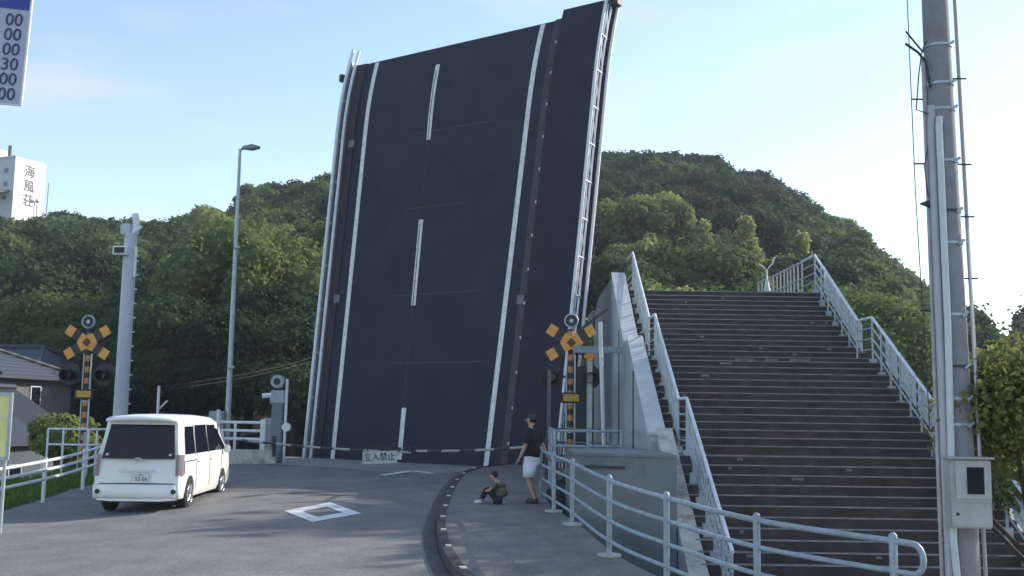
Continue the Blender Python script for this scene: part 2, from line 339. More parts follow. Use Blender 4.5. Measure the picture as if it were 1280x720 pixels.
# sidewalk with kerb
KW = .16
def off(pl, d):
    out = []
    for i, p in enumerate(pl):
        t_ = (pl[min(i + 1, len(pl) - 1)] - pl[max(i - 1, 0)]).normalized(); out.append(p + Vector((t_.y, -t_.x, 0)) * d)
    return out
K2 = off(KR, KW)
def sw(p, h=.13): return Vector((p.x, p.y, zr(p.x, p.y) + h))
mb = MB(); n = 60; A = []
for a, b_ in zip(K2, RR):
    for t_ in np.linspace(0, 1, 6): q = a.lerp(b_, t_); A.append(sw(q))
mb.add(A, [(i * 6 + j, (i + 1) * 6 + j, (i + 1) * 6 + j + 1, i * 6 + j + 1) for i in range(n - 1) for j in range(5)], True)
e = [sw(q) for q in RR]; mb.add(e + [Vector((q.x, q.y, -1.75)) for q in e], [(i, i + 1, n + i + 1, n + i) for i in range(n - 1)])
a_, b_ = sw(K2[-1]), sw(RR[-1]); mb.quad(a_, b_, Vector((b_.x, b_.y, -1.7)), Vector((a_.x, a_.y, -1.7)))
tag(mb.build('sidewalk', WALK), kind='structure')
mb = MB(); h0 = [Vector((p.x, p.y, zr(p.x, p.y) - .05)) for p in KR]
rings = []
for a, b_ in zip(KR, K2):
    z = zr(a.x, a.y); rings.append([(a.x, a.y, z - .1), (a.x + .02, a.y, z + .12), (lerp(a.x, b_.x, .15), lerp(a.y, b_.y, .15), z + .148), (b_.x, b_.y, z + .148), (b_.x, b_.y, z - .1)])
mb.loft(rings, smooth=False)
kerb = mb.build('kerb', mat('kerb_dark', (.045, .042, .045), rough=.8, var=.3, scale=5, bump=.3, dirt=(.09, .085, .08), dscale=4)); tag(kerb, kind='structure')
# gutter band: asphalt colour darkened to paint the shadow beside the kerb
mb = MB(); G = off(KR, -.20); 
A = []
for a, b_ in zip(KR, G): A += [(a.x, a.y, zr(a.x, a.y) + .006), (b_.x, b_.y, zr(b_.x, b_.y) + .006)]
mb.add(A, [(2 * i, 2 * i + 2, 2 * i + 3, 2 * i + 1) for i in range(n - 1)])
tag(mb.build('gutter', mat('gutter_dark', (.085, .084, .084), rough=.9, var=.3, scale=3)), kind='structure')
# kerb reflectors
prot = None
for k in range(22, 57, 3):
    a = KR[k].lerp(K2[k], .72); t_ = (KR[k + 1] - KR[k - 1]).normalized()
    m_ = MB(); 
    if prot is None:
        prot = MB().box((0, 0, .010), (.09, .15, .020), bev=.006).build('kerb_reflector', mat('reflector_cream', (.62, .60, .48), rough=.5)); q = prot
    else: q = prot.copy(); scene.collection.objects.link(q)
    q.location = (a.x, a.y, zr(a.x, a.y) + .147); q.rotation_euler = (0, 0, math.atan2(t_.y, t_.x) - math.pi / 2)
    tag(q, 'small cream reflector block set on top of the dark curved kerb', 'reflector', 'reflector blocks along the curved kerb')
# painted diamond
def paint(name, polys, m=PAINT, h=.008):
    mb_ = MB()
    for p in polys: mb_.add([(x, y, zr(x, y) + h) for x, y in p], [tuple(range(len(p)))])
    return tag(mb_.build(name, m), kind='structure')
dL, dT, dR_, dB = Vector((-4.25, 20.05)), Vector((-3.64, 21.56)), Vector((-2.76, 19.84)), Vector((-3.43, 18.51))
cc = (dL + dT + dR_ + dB) / 4; oD = [dL, dT, dR_, dB]; iD = [cc + (p - cc) * .52 for p in oD]
def sub(a, b, k=6): return [a.lerp(b, i / k) for i in range(k + 1)]
pol = []
for i in range(4):
    o1 = sub(oD[i], oD[(i + 1) % 4]); i1 = sub(iD[i], iD[(i + 1) % 4])
    for k in range(6): pol.append([o1[k], o1[k + 1], i1[k + 1], i1[k]])
paint('road_marking_diamond', pol)
pol = []
for (x0, y0, x1, y1) in ((-3.3, 27.3, -2.65, 28.9), (-2.65, 28.9, -2.05, 28.1)):
    a, b_ = Vector((x0, y0)), Vector((x1, y1)); dd = (b_ - a).normalized(); pp = Vector((-dd.y, dd.x)) * .12
    pol.append([a + pp, b_ + pp, b_ - pp, a - pp])
paint('road_marking_arrow', pol, h=.016)
# lower ground right of the sidewalk
mb = MB(); mb.quad((.3, 6, -1.5), (60, 6, -1.5), (60, 60, -1.5), (.3, 60, -1.5))
tag(mb.build('lower_pavement', CONC), kind='structure')

# ================================================================== RAISED BRIDGE LEAF
br = thing('drawbridge_leaf', tuple(leafpt(4.5, 0)), 'dark asphalt bridge roadway raised almost upright with white lane lines and steel side railings', 'drawbridge')
SS = list(np.linspace(-1.0, 11, 14)) + list(np.linspace(11.5, 13.75, 6))
def edgeR(s): return 9.35 + .045 * s
def edgeK(s): return 7.38 + .052 * s
def edgeL(s): return -.40 - .009 * s
def strip(mb_, f0, f1, n0, n1, ss, skew=0):      # closed slab following the leaf between two edges
    rings = []
    for s_ in ss: rings.append([leafpt(f0(s_), s_, n0), leafpt(f1(s_), s_, n0), leafpt(f1(s_), s_, n1), leafpt(f0(s_), s_, n1)])
    mb_.loft(rings, smooth=False)
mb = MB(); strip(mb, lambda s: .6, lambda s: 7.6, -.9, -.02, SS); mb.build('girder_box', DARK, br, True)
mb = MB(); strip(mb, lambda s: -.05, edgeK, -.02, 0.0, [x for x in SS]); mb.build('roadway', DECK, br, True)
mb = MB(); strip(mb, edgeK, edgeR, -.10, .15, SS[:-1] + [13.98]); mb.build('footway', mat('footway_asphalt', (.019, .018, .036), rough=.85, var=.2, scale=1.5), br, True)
mb = MB(); strip(mb, lambda s: edgeL(s) - .12, lambda s: -.05, -.10, .04, SS); mb.build('kerb_beam', REDB, br, True)
mb = MB(); strip(mb, lambda s: edgeL(s) + .02, lambda s: edgeL(s) + .09, .04, .075, SS); mb.build('kerb_angle', mat('dull_pink_steel', (.12, .10, .11), rough=.7, var=.2), br, True)
mb = MB(); strip(mb, lambda s: edgeK(s) - .30, lambda s: edgeK(s) - .002, 0, .05, SS); mb.build('footway_kerb', DARK, br, True)
def line(f, s0, s1, name, w_=.085):
    mb_ = MB(); ss = sorted([s0, s1] + [x for x in SS if s0 < x < s1]); strip(mb_, lambda s: f(s) - w_, lambda s: f(s) + w_, .001, .010, ss); return mb_.build(name, PAINT, br, True)
line(lambda s: .47 - .004 * s, -.8, 13.7, 'edge_line'); line(lambda s: 6.56 + .055 * s, -.8, 13.72, 'edge_line')
for s0, s1 in ((-.1, 1.5), (4.76, 7.6), (10.33, 13.05)): line(lambda s: 3.27, s0, s1, 'lane_dash')
line(lambda s: 3.25, 1.5, 13.6, 'centre_seam', .02).data.materials[0] = mat('seam_grey', (.05, .045, .05), rough=.8)
bpy.data.objects['edge_line'].data.materials[0] = PAINT
for s_ in (2.9, 5.1, 8.0, 10.6):
    mb = MB(); strip(mb, lambda s: 2.2 + .3 * math.sin(s_ * 5), lambda s: 5.6 + .8 * math.sin(s_ * 3), .0015, .004, [s_, s_ + .035]); mb.build('scrape_mark', mat('scuff', (.06, .062, .07), rough=.9), br, True)
for k in range(13):
    s_ = .5 + k * 1.03; mb = MB(); p = leafpt(edgeK(s_) - .04, s_, .09); mb.box(p, (.09, .05, .09), rz=-phi, bev=.012); mb.build('reflector_stud', mat('stud_cream', (.55, .5, .42), rough=.5), br, True)
for s_, c_ in ((4.6, edgeK(4.6) - .35), (5.0, -.15), (10.5, edgeL(10) + .25)):
    mb = MB(); strip(mb, lambda s: c_, lambda s: c_ + .25, .04, .075, [s_, s_ + .27]); mb.build('drain_cover', mat('drain_grey', (.14, .14, .16), rough=.6), br, True)
# footway railing (right): posts, rails, diagonals
rl_ = MB(); ss = list(np.linspace(-.5, 14.3, 24))
for n_, r_ in ((1.0, .05), (.62, .02), (.22, .03)): rl_.tube([leafpt(edgeR(min(s, 13.9)) - .06, s, .15 + n_ * .42) for s in ss], r_, 8)
rr = rl_.build('railing', WHITEP, br, True)
rl_ = MB(); 
rl_.tube([leafpt(edgeR(s) + .03, s, .03) for s in ss[:-1]], .055, 8); rl_.build('fascia_pipe', WHITEP, br, True)
for k in range(13):
    s_ = .2 + k * 1.12; mb = MB(); mb.tube([leafpt(edgeR(s_) - .06, s_, .15), leafpt(edgeR(s_) - .06, s_, .57)], .032, 8)
    if k < 12: mb.tube([leafpt(edgeR(s_) - .06, s_, .17), leafpt(edgeR(s_ + 1.1) - .06, s_ + 1.1, .55)], .022, 6)
    mb.build('railing_post', STEEL, br, True)
mb = MB(); mb.box(leafpt(edgeR(13.6) + .12, 13.75, .35), (.28, .3, .42), rz=-phi); mb.build('end_lamp', DARK, br, True)
# traffic barrier (left)
rl_ = MB()
for n_, r_, co in ((.12, .055, -.20), (.27, .055, -.36)): rl_.tube([leafpt(edgeL(min(s, 13.9)) + co + .2, s, n_) for s in ss], r_, 8)
rl_.build('barrier_rail', WHITEP, br, True)
mb = MB(); strip(mb, lambda s: edgeL(s) - .34, lambda s: edgeL(s) - .12, .05, .16, SS); mb.build('barrier_plate', mat('plate_grey', (.16, .18, .20), rough=.6, var=.15), br, True)
for k in range(10):
    s_ = .3 + k * 1.5; mb = MB(); mb.box(leafpt(edgeL(s_) - .16, s_, .10), (.10, .18, .08), rz=-phi); mb.build('barrier_post', STEEL, br, True)
mb = MB(); mb.box(leafpt(edgeL(13) - .42, 13.2, .2), (.14, .16, .26), rz=-phi); mb.build('edge_lamp', DARK, br, True)

# ================================================================== STAIRCASE
LX0, LX1 = 3.22, 9.1
st = thing('concrete_staircase', (6.1, 24, -1.5), 'wide dark stepped footbridge stair with two landings climbing right of the bridge', 'staircase')
prof = [(16.40, -1.5)]; noses = []
y, z = 16.40, -1.5; RZ = 2.7 / 16
for i in range(16): z = -1.5 + RZ * (i + 1); noses.append((y, z)); prof.append((y, z)); y += .285 if i < 15 else 1.1; prof.append((y, z))
F1 = y   # ~21.77
RZ = 2.1 / 13
for i in range(13): z = 1.2 + RZ * (i + 1); noses.append((y, z)); prof.append((y, z)); y += .285 if i < 12 else 1.1; prof.append((y, z))
F2 = y
RZ = 2.24 / 14
for i in range(14): z = 3.3 + RZ * (i + 1); noses.append((y, z)); prof.append((y, z)); y += .275 if i < 13 else 6.0; prof.append((y, z))
F3 = y
pf = prof + [(F3, 4.9), (F3 - 6, 4.7), (F2, 2.4), (F1, .6), (18, -1.5)]
mb = MB(); mb.prism([(LX0, a, b) for a, b in pf], (LX1 - LX0, 0, 0)); mb.build('steps', STEP, st, True)
for i, (a, b) in enumerate(noses):
    mb = MB(); mb.box(((LX0 + LX1) / 2, a + .012, b + .003), (LX1 - LX0 - .05, .05, .022)); mb.build('nosing', NOSE, st, True)
rnd = random.Random(3)
chips = [(rnd.uniform(3.8, 8.6), 0, rnd.randrange(6, 42), rnd.uniform(.04, .13)) for _ in range(15)]
for (x, a, b, w_) in ((5.9, 0, 29, .5), (6.6, 0, 29, .35), (7.3, 0, 29, .55), (5.2, 0, 28, .3), (4.6, 0, 26, .22), (5.5, 0, 13, .25)) + tuple(chips):
    yy_, zz_ = noses[b]; mb = MB(); pts = [(x - w_ / 2, zz_ - .03), (x + w_ / 2, zz_ - .035), (x + w_ * .42, zz_ - .085), (x - w_ * .1, zz_ - .075), (x - w_ * .46, zz_ - .09)]
    mb.prism([(p, yy_ - .003, q) for p, q in pts], (0, .004, 0)); mb.build('chipped_patch', mat('chip_pale', (.22, .20, .19), rough=.9), st, True)
# side structure: wall, parapets
XW = 2.88
def par(name, y0, z0, y1, z1, x0, x1, m_side, m_cap, bottom, capt=.05):
    mb_ = MB(); mb_.prism([(x0, y0, bottom(y0)), (x0, y1, bottom(y1)), (x0, y1, z1 - capt), (x0, y0, z0 - capt)], (x1 - x0, 0, 0)); mb_.build(name, m_side, st, True)
    mb_ = MB(); mb_.prism([(x0 - .03, y0 - .03, z0 - capt), (x0 - .03, y1, z1 - capt), (x0 - .03, y1, z1), (x0 - .03, y0 - .03, z0)], (x1 - x0 + .05, 0, 0)); mb_.build(name + '_cap', m_cap, st, True)
fl = lambda y_: -1.5
par('parapet', 16.6, -1.25, 21.5, 1.72, 3.02, 3.30, WALLP, CONCW, fl, .06)
par('parapet', 21.75, 1.62, 25.6, 3.92, 2.88, 3.215, WALLP, CAPP, fl, .05)
par('parapet', 26.3, 3.80, 29.6, 6.02, 2.87, 3.213, WALLP, CAPP, fl, .05)
mb = MB(); mb.prism([(2.885, 29.6, -1.5), (2.885, 36.2, -1.5), (2.885, 36.2, 5.3), (2.885, 34.5, 5.8), (2.885, 29.6, 5.9)], (.30, 0, 0)); mb.build('side_wall', WALLP, st, True)
mb = MB(); mb.prism([(2.895, 21.4, -1.5), (2.895, 26.4, -1.5), (2.895, 26.4, 3.85), (2.895, 25.5, 3.8), (2.895, 21.6, 1.45)], (.29, 0, 0)); mb.build('side_wall', WALLP, st, True)
mb = MB(); mb.prism([(3.05, 25.5, 3.2), (3.05, 26.4, 3.2), (3.05, 26.4, 3.9), (3.05, 25.5, 3.86)], (.2, 0, 0)); mb.build('corner_block', WALLP, st, True)
for (y0, z0, h) in ((27.6, .8, 3.4), (24.4, 0, 3.0)):
    mb = MB(); mb.box((2.86, y0, z0 + h / 2), (.03, .05, h)); mb.build('wall_joint', mat('joint_dark', (.12, .14, .15), rough=.9), st, True)
# lower block in front, stepped top
mb = MB(); mb.prism([(1.22, 19.6, -1.5), (3.0, 18.9, -1.5), (3.0, 18.9, 1.22), (1.22, 19.6, 1.22)], (0, 3.2, 0)); mb.build('lower_block', WALLL, st, True)
mb = MB(); mb.prism([(1.19, 19.58, 1.22), (3.0, 18.87, 1.22), (3.0, 18.87, 1.27), (1.19, 19.58, 1.27)], (0, 3.25, 0)); mb.build('block_coping', WALLL, st, True)
for zz_ in (1.02,):
    mb = MB(); mb.box((1.75, 19.37, zz_), (.75, .05, .045), rz=-.373); mb.build('vent_slat', DARK, st, True)
mb = MB(); mb.prism([(2.2, 20.8, 1.3), (2.9, 20.8, 1.3), (2.9, 20.8, 3.0), (2.9, 26, 5.0), (2.2, 26, 5.0)], (0, 0, 0.001)) if False else None
# platform far parts
mb = MB(); mb.box((6.1, F3 + 1.0, 5.2), (6.6, 2.2, .65)); mb.build('platform_edge', CONC, st, True)
# handrails
def hand(xr, name, side):
    segs = [([(16.6, -1.25 + 0), (20.75, 1.2), (21.75, 1.2)]), ([(21.75, 1.2), (25.3, 3.3), (26.35, 3.3)]), ([(26.35, 3.3), (29.95, 5.54), (31.3, 5.54)])]
    for sg in segs:
        for j, h in enumerate((1.12, .86, .60, .34) if side > 0 else (1.12, .80, .5, .28)):
            mb_ = MB(); mb_.tube([(xr, a, b + h) for a, b in sg], .034 if j == 0 else .022, 8); mb_.build(name, WHITEP if j == 0 else STEEL, st, True)
        a0, z0 = sg[0]; a1, z1 = sg[1]; np_ = 6
        for k in range(np_ + 1):
            t_ = k / np_; a = lerp(a0 + .08, a1, t_); b = lerp(z0, z1, (a - a0) / (a1 - a0))
            mb_ = MB(); mb_.tube([(xr, a, b - .16), (xr, a, b + 1.1)], .026, 8)
            mb_.box((xr, a, b - .02), (.16, .12, .24)); mb_.build('rail_post', STEEL, st, True)
hand(3.50, 'handrail', -1); hand(8.80, 'handrail', 1)
# balusters between handrails on the left, translucent-looking panels on the right rails
PANEL = leafmat('panel_white', (.75, .78, .80), (.80, .83, .85), .6)
def panel(sg, x, t0, t1):
    (a0, z0), (a1, z1) = sg; ya, yb = lerp(a0, a1, t0), lerp(a0, a1, t1); za, zb = lerp(z0, z1, t0), lerp(z0, z1, t1)
    mb_ = MB(); mb_.prism([(x, ya, za + .30), (x, yb, zb + .30), (x, yb, zb + 1.04), (x, ya, za + 1.04)], (.015, 0, 0)); mb_.build('side_panel', PANEL, st, True)
for t0, t1 in ((.0, .34), (.36, .68), (.7, .86)): panel([(26.35, 3.3), (29.95, 5.54)], 8.90, t0, t1)
for t0, t1 in ((.0, .3), (.34, .6), (.64, .84)): panel([(21.75, 1.2), (25.3, 3.3)], 8.90, t0, t1)
for t0, t1 in ((.2, .5), (.55, .9)): panel([(16.6, -1.25), (20.75, 1.2)], 8.90, t0, t1)
for sg in (((16.7, -1.2), (20.7, 1.15)), ((21.8, 1.2), (25.25, 3.25)), ((26.4, 3.3), (29.9, 5.5))):
    mb = MB()
    for k in range(26):
        t_ = k / 25; a = lerp(sg[0][0], sg[1][0], t_); b = lerp(sg[0][1], sg[1][1], t_); mb.tube([(3.5, a, b + .28), (3.5, a, b + 1.1)], .011, 6, cap=False)
    mb.build('baluster_row', STEEL, st, True)
# platform fence
fe = thing('platform_fence', (7.2, 33.6, 5.54), 'pale picket fence curving along the back of the stair platform', 'fence')
pts = [Vector((8.3, 34.8, 6.42)), Vector((8.45, 34.2, 6.5)), Vector((8.6, 33.6, 6.55)), Vector((8.7, 32.9, 6.6)), Vector((8.75, 32.2, 6.62)), Vector((8.8, 31.3, 6.64))]
fp = MB(); fp.tube(pts, .03, 8); fp.tube([p - Vector((0, 0, .5)) for p in pts], .02, 8); fp.build('fence_rail', STEEL, fe, True)
for k in range(13):
    t_ = k / 12 * 5; i = min(int(t_), 4); p = pts[i].lerp(pts[i + 1], t_ - i)
    MB().tube([(p.x, p.y, 5.54), (p.x, p.y, p.z + .05)], .025, 6).build('fence_post', STEEL, fe, True)
nf = thing('net_fence', (5.5, 35.5, 5.54), 'low green mesh fence behind the top edge of the stair', 'fence')
mb = MB(); [mb.tube([(3.2 + k * .12, 35.6, 5.54), (3.2 + k * .12, 35.6, 6.15)], .008, 4, cap=False) for k in range(44)]
for zz_ in (5.65, 5.8, 5.95, 6.13): mb.tube([(3.2, 35.6, zz_), (8.3, 35.6, zz_)], .014, 4)
mb.build('mesh_panel', mat('green_net', (.10, .19, .16), rough=.7), nf, True)
for k in range(4): MB().tube([(3.3 + k * 1.6, 35.66, 5.5), (3.3 + k * 1.6, 35.66, 6.2)], .03, 6).build('fence_post', MATS['green_net'], nf, True)
lp = thing('lamp_post', (8.15, 33.0, 5.60), 'small pale decorative lamp post on the stair platform beside the picket fence', 'lamp post')
MB().tube([(0, 0, 0), (0, 0, .5), (0, 0, .52), (0, 0, 1.05)], [.07, .06, .035, .03], 10).build('pole', mat('pale_mint', (.62, .72, .70), rough=.5), lp)
MB().tube([(0, 0, .35), (0, 0, .55), (0, 0, .75)], [.11, .07, .03], 10).build('collar', MATS['pale_mint'], lp)
MB().tube([(-.25, 0, 1.22), (-.1, 0, 1.12), (0, 0, 1.0), (.1, 0, 1.15), (.22, 0, 1.28)], .022, 8).tube([(.18, 0, 1.25), (.26, 0, 1.45)], .03, 8).build('arm', MATS['pale_mint'], lp)

# ================================================================== CURVED RAILING
cr_ = thing('pedestrian_railing', (1.4, 14.5, zr(0, 14.5) + .13), 'curved blue-grey steel pipe railing with four rails along the sidewalk edge', 'railing')
posts = [(.62, 21), (.82, 19.4), (1.05, 17.6), (1.37, 14.45), (1.89, 12.7), (2.56, 10.95), (3.53, 9.75)]
path = smooth(posts, 8)
H4 = (1.02, .75, .48, .21)
PIPE = mat('blue_grey_pipe', (.31, .37, .42), rough=.5, metal=.1, var=.15, scale=6, dirt=(.22, .21, .20), dscale=11)
def gz(p): return zr(p.x, p.y) + .13
for j, h in enumerate(H4):
    pp = [Vector((p.x, p.y, gz(p) + h)) for p in path]
    if j in (0, 1):
        dd = (pp[-1] - pp[-2]).normalized(); sgn = -1 if j == 0 else 1
        if j == 0:
            e0 = pp[-1]; hh = .27; c0 = e0 + dd * .19
            pp += [c0 + dd * .10 * math.sin(a) + Vector((0, 0, -hh / 2 * (1 - math.cos(a)))) for a in np.linspace(0, math.pi, 9)]
        else: pp += [pp[-1] + dd * .19]
    MB().tube(pp,   .025 if j else .029, 10).build('rail', PIPE, cr_, True)
for (x, y) in posts:
    z = zr(x, y) + .13; mb = MB(); mb.tube([(x, y, z), (x, y, z + 1.05)], .038, 12).tube([(x, y, z + 1.05), (x, y, z + 1.08), (x, y, z + 1.10)], [.042, .036, .012], 12); po = mb.build('post', PIPE, cr_, True)
    mb = MB(); mb.box((x, y, z + .02), (.24, .24, .045), rz=.6, bev=.01); ob = mb.build('base_plate', mat('plinth_pale', (.42, .43, .42), rough=.8), cr_, True)

# small enclosure railing by the right crossing signal
en = thing('signal_enclosure_railing', (1.6, 24, 1.3), 'short blue-grey box railing around the foot of the right crossing signal', 'railing')
ex = [(.95, 22.2), (.95, 25.0), (2.35, 25.0), (2.35, 22.2)]
for h in (1.62, 1.30, .98): MB().tube([(a, b, h) for a, b in ex] + [(ex[0][0], ex[0][1], h)], .028, 8).build('rail', PIPE, en, True)
for a, b in ex + [(.95, 23.6), (1.65, 22.2)]: MB().tube([(a, b, .2), (a, b, 1.66)], .034, 8).build('post', PIPE, en, True)

# ================================================================== CROSSING SIGNALS
SBLK = mat('board_black', (.035, .03, .03), rough=.6)
def signal(loc, label, zc, rz, small=None):
    x, y, z0 = loc; s_ = thing('crossing_signal', loc, label, 'crossing signal', 'level crossing style warning signals', rz)
    top = zc - z0
    MB().tube([(0, 0, 0), (0, 0, top + .35)], .075, 14).build('pole', BAND, s_)
    MB().box((0, 0, .1), (.4, .4, .2), bev=.02).build('footing', CONC, s_)
    for sg, dx in ((1, 1), (-1, -1)):
        an = R(32) * sg; ro = Matrix.Rotation(-an, 3, 'Y'); 
        for k, (a, b, m_) in enumerate(((-.68, -.45, YEL), (-.45, -.25, SBLK), (-.25, .25, YEL), (.25, .45, SBLK), (.45, .68, YEL))):
            mb_ = MB(); mb_.box(ro @ Vector(((a + b) / 2, -.115 - (.012 if sg > 0 else 0) - (.004 if k == 2 else 0), 0)) + Vector((0, 0, top)), (abs(b - a) - .001, .02, .27), rot=ro); mb_.build('cross_board', m_, s_)
    mb_ = MB(); mb_.box((0, -.15, top), (.17, .015, .17), rot=Matrix.Rotation(R(45), 3, 'Y')); mb_.build('centre_badge', mat('badge_dark', (.10, .03, .02), rough=.5), s_)
    mb_ = MB(); mb_.tube([(0, -.12, top + .55), (0, .1, top + .55)], [.17, .08], 18); mb_.build('speaker_horn', DARK, s_)
    mb_ = MB(); n_ = 20; mb_.tube([(math.cos(a) * .165, -.125, top + .55 + math.sin(a) * .165) for a in np.linspace(0, 2 * math.pi, n_)], .022, 6); mb_.build('horn_rim', STEEL, s_)
    MB().disc((0, -.13, top + .55), (0, 1, 0), .05, .03).build('horn_cone', STEEL, s_)
    for sx in (-1, 1):
        MB().disc((sx * .48, -.02, top - .85), (0, 1, 0), .30, .03, 24).build('lamp_backplate', BLACK, s_)
        h_ = MB().tube([(sx * .48, -.04, top - .85), (sx * .48, -.3, top - .88)], [.13, .14], 16, cap=False).build('lamp_hood', BLACK, s_)
        MB().disc((sx * .48, -.05, top - .85), (0, 1, 0), .11, .02, 16).build('lamp_lens', mat('red_lens', (.06, .008, .008), rough=.2), s_)
    MB().tube([(-.48, 0, top - .85), (.48, 0, top - .85)], .03, 8).build('crossarm', DARK, s_)
    MB().box((0, -.11, top - 1.38), (.52, .07, .26), bev=.015).build('arrow_box', BLACK, s_)
    MB().box((0, -.150, top - 1.38), (.40, .008, .17)).build('indicator_panel', mat('amber_panel', (.50, .30, .03), rough=.5, var=.25, scale=20), s_)
    for zz_ in (.6, 1.0, 1.5, 2.2): MB().tube([(0, 0, zz_), (0, 0, zz_ + .05)], .085, 12).build('clamp', STEEL, s_)
    MB().tube([(.105, -.03, .3), (.105, -.03, top - .3)], .024, 6).tube([(-.105, -.03, .3), (-.105, -.03, top - .3)], .016, 6).build('cable_pipe', PVCW, s_)
    if small: MB().box((.14, -.12, 1.25), (.14, .1, .34), bev=.01).build('control_box', BOXG, s_)
    return s_
s1 = signal((-11.36, 28, -.1), 'yellow and black crossing signal at the left roadside in front of the tall steel mast', 3.70, R(-4), True)
s2 = signal((1.50, 26.2, .0), 'yellow and black crossing signal on the right between the raised leaf and the stair wall', 3.75, R(3))
# diagonal bracket and horizontal beam right of signal, pale pipe
gp = thing('gate_frame', (2.25, 24.6, 0), 'grey steel frame with pale vertical pipe standing against the stair side wall', 'steel frame')
MB().tube([(2.30, 24.6, -1.5), (2.10, 24.6, 4.15)], .05, 10).build('pipe', PVCW, gp, True)
MB().tube([(1.6, 25.2, 3.95), (2.35, 25.6, 4.55)], .035, 8).build('brace', DARK, gp, True)
MB().box((2.15, 25.6, 3.55), (1.2, .14, .16)).build('beam', mat('beam_blue', (.20, .26, .30), rough=.6), gp, True)
MB().box((1.98, 26.2, 2.3), (.13, .13, 2.4)).build('column', mat('col_pale', (.45, .47, .48), rough=.5), gp, True)
MB().box((1.72, 27.4, 1.55), (.5, .6, 3.3)).build('cabinet', mat('cab_dark', (.045, .06, .06), rough=.6), gp, True)
MB().box((.95, 25.8, 1.95), (.09, .09, 2.2)).build('column', mat('col_dark', (.09, .10, .12), rough=.6), gp, True)

# ================================================================== BARRIERS
bm_ = thing('barrier_machine', (-7.05, 31.8, .40), 'grey barrier machine post with round head at the left foot of the raised leaf', 'barrier machine')
MB().box((0, 0, 1.0), (.34, .3, 2.0), bev=.03).build('column', mat('machine_blue', (.16, .19, .23), rough=.6, dirt=(.10, .12, .14)), bm_)
MB().box((0, 0, 1.95), (.46, .36, .42), bev=.04).build('head_box', mat('head_grey', (.34, .38, .40), rough=.6), bm_)
MB().tube([(-.02, -.2, 2.42), (-.02, .14, 2.42)], .2, 18).build('siren', MATS['head_grey'], bm_)
MB().disc((-.02, -.21, 2.42), (0, 1, 0), .10, .02).build('siren_mouth', BLACK, bm_)
MB().tube([(-.2, -.1, 2.0), (-.45, -.2, 1.98)], .08, 10).build('lamp', WHITEP, bm_)
MB().tube([(.25, -.1, 0), (.27, -.1, 2.5)], .045, 8).build('pipe', WHITEP, bm_)
MB().tube([(.3, -.2, 1.05), (.3, 0, 1.05)], .13, 14).build('round_lamp', WHITEP, bm_)
ba = thing('road_barrier', (-6.8, 30.6, 1.0), 'thin left barrier arm lowered across the road carrying the white sign', 'barrier arm')
def armz(x0, z0, x1, z1, y0, y1): return [(lerp(x0, x1, k / 10), lerp(y0, y1, k / 10), lerp(z0, z1, k / 10) - .05 * math.sin(k / 10 * math.pi)) for k in range(11)]
AL = armz(-7.9, 1.06, -2.7, .86, 31.0, 28.9); MB().tube(AL, .035, 8).build('arm', BANDW, ba, True)
MB().tube([(-6.95, 31.0, .6), (-6.95, 31.0, 1.2)], .06, 8).build('pivot', DARK, ba, True)
mb = MB(); [mb.box((lerp(-3.9, -2.6, k / 9), lerp(29.4, 28.85, k / 9), .93 + .03 * (k % 2)), (.09, .05, .12)) for k in range(10)]; mb.build('hanging_flag', DARK, ba, True)
ba2 = thing('road_barrier', (.9, 24.6, 1.1), 'thin right barrier arm lowered from beside the standing person across the road', 'barrier arm')
MB().tube(armz(.95, 1.22, -2.5, .92, 25.4, 28.4), .035, 8).build('arm', BANDW, ba2, True)
MB().box((1.0, 25.3, .9), (.3, .4, 1.0), bev=.03).build('pivot_box', mat('pivot_dark', (.06, .07, .09), rough=.6), ba2, True)
sg = thing('hanging_sign', (-3.6, 29.2, .7), 'small white no entry board with black characters hanging from the left barrier arm', 'sign', rz=R(-22))
ry = R(-3.2)
o = MB().box((0, 0, 0), (1.08, .02, .34), rot=Matrix.Rotation(ry, 3, 'Y')).build('board', mat('sign_white', (.5, .5, .48), rough=.6, dirt=(.33, .33, .32), dscale=6), sg)
text('lettering', '立入禁止', .25, BLACK, sg, (0, -.016, 0), (R(90), ry, 0), .003)
MB().tube([(-.4, 0, .15), (-.4, 0, .3)], .012, 6).tube([(.4, 0, .2), (.4, 0, .28)], .012, 6).build('hanger', DARK, sg)

# far left white rail fence
wf = thing('white_pipe_fence', (-8.4, 31.6, .5), 'white three rail pipe fence with thick end post left of the bridge foot', 'fence')
fpts = [(-9.95, 32.3), (-9.2, 32.2), (-8.4, 32.1), (-7.55, 32.0)]
for h in (1.05, .80, .55): MB().tube([(a, b, .52 + h) for a, b in fpts], .045, 8).build('rail', WHITEP, wf, True)
for a, b in fpts[:-1]: MB().tube([(a, b, .25), (a, b, 1.62)], .045, 8).build('post', WHITEP, wf, True)
MB().box((-7.5, 31.95, 1.02), (.17, .17, 1.30), bev=.02).build('end_post', WHITEP, wf, True)
MB().tube([(-8.6, 31.9, .3), (-8.75, 31.9, 1.35)], .04, 8).build('brace', WHITEP, wf, True)
MB().tube([(-8.95, 32.15, .2), (-8.95, 32.15, 1.95)], .055, 8).build('tall_post', WHITEP, wf, True)
cb = MB(); cb.box((-7.9, 31.3, .56), (1.9, .3, .44), rz=R(3), bev=.02)
cb.top('concrete_kerb_block', CONCW, (-7.9, 31.3, .36), 'low cream concrete wall block under the white fence by the bridge foot', 'low wall')
dk = thing('service_cabinet', (-9.35, 33.5, .4), 'small grey cabinets behind the white fence next to the street lamp', 'cabinet')
MB().box((0, 0, .75), (.45, .4, 1.5), bev=.02).build('body', BOXG, dk); MB().box((1.6, .2, .65), (.3, .3, 1.3), bev=.02).build('side_unit', BOXG, dk)

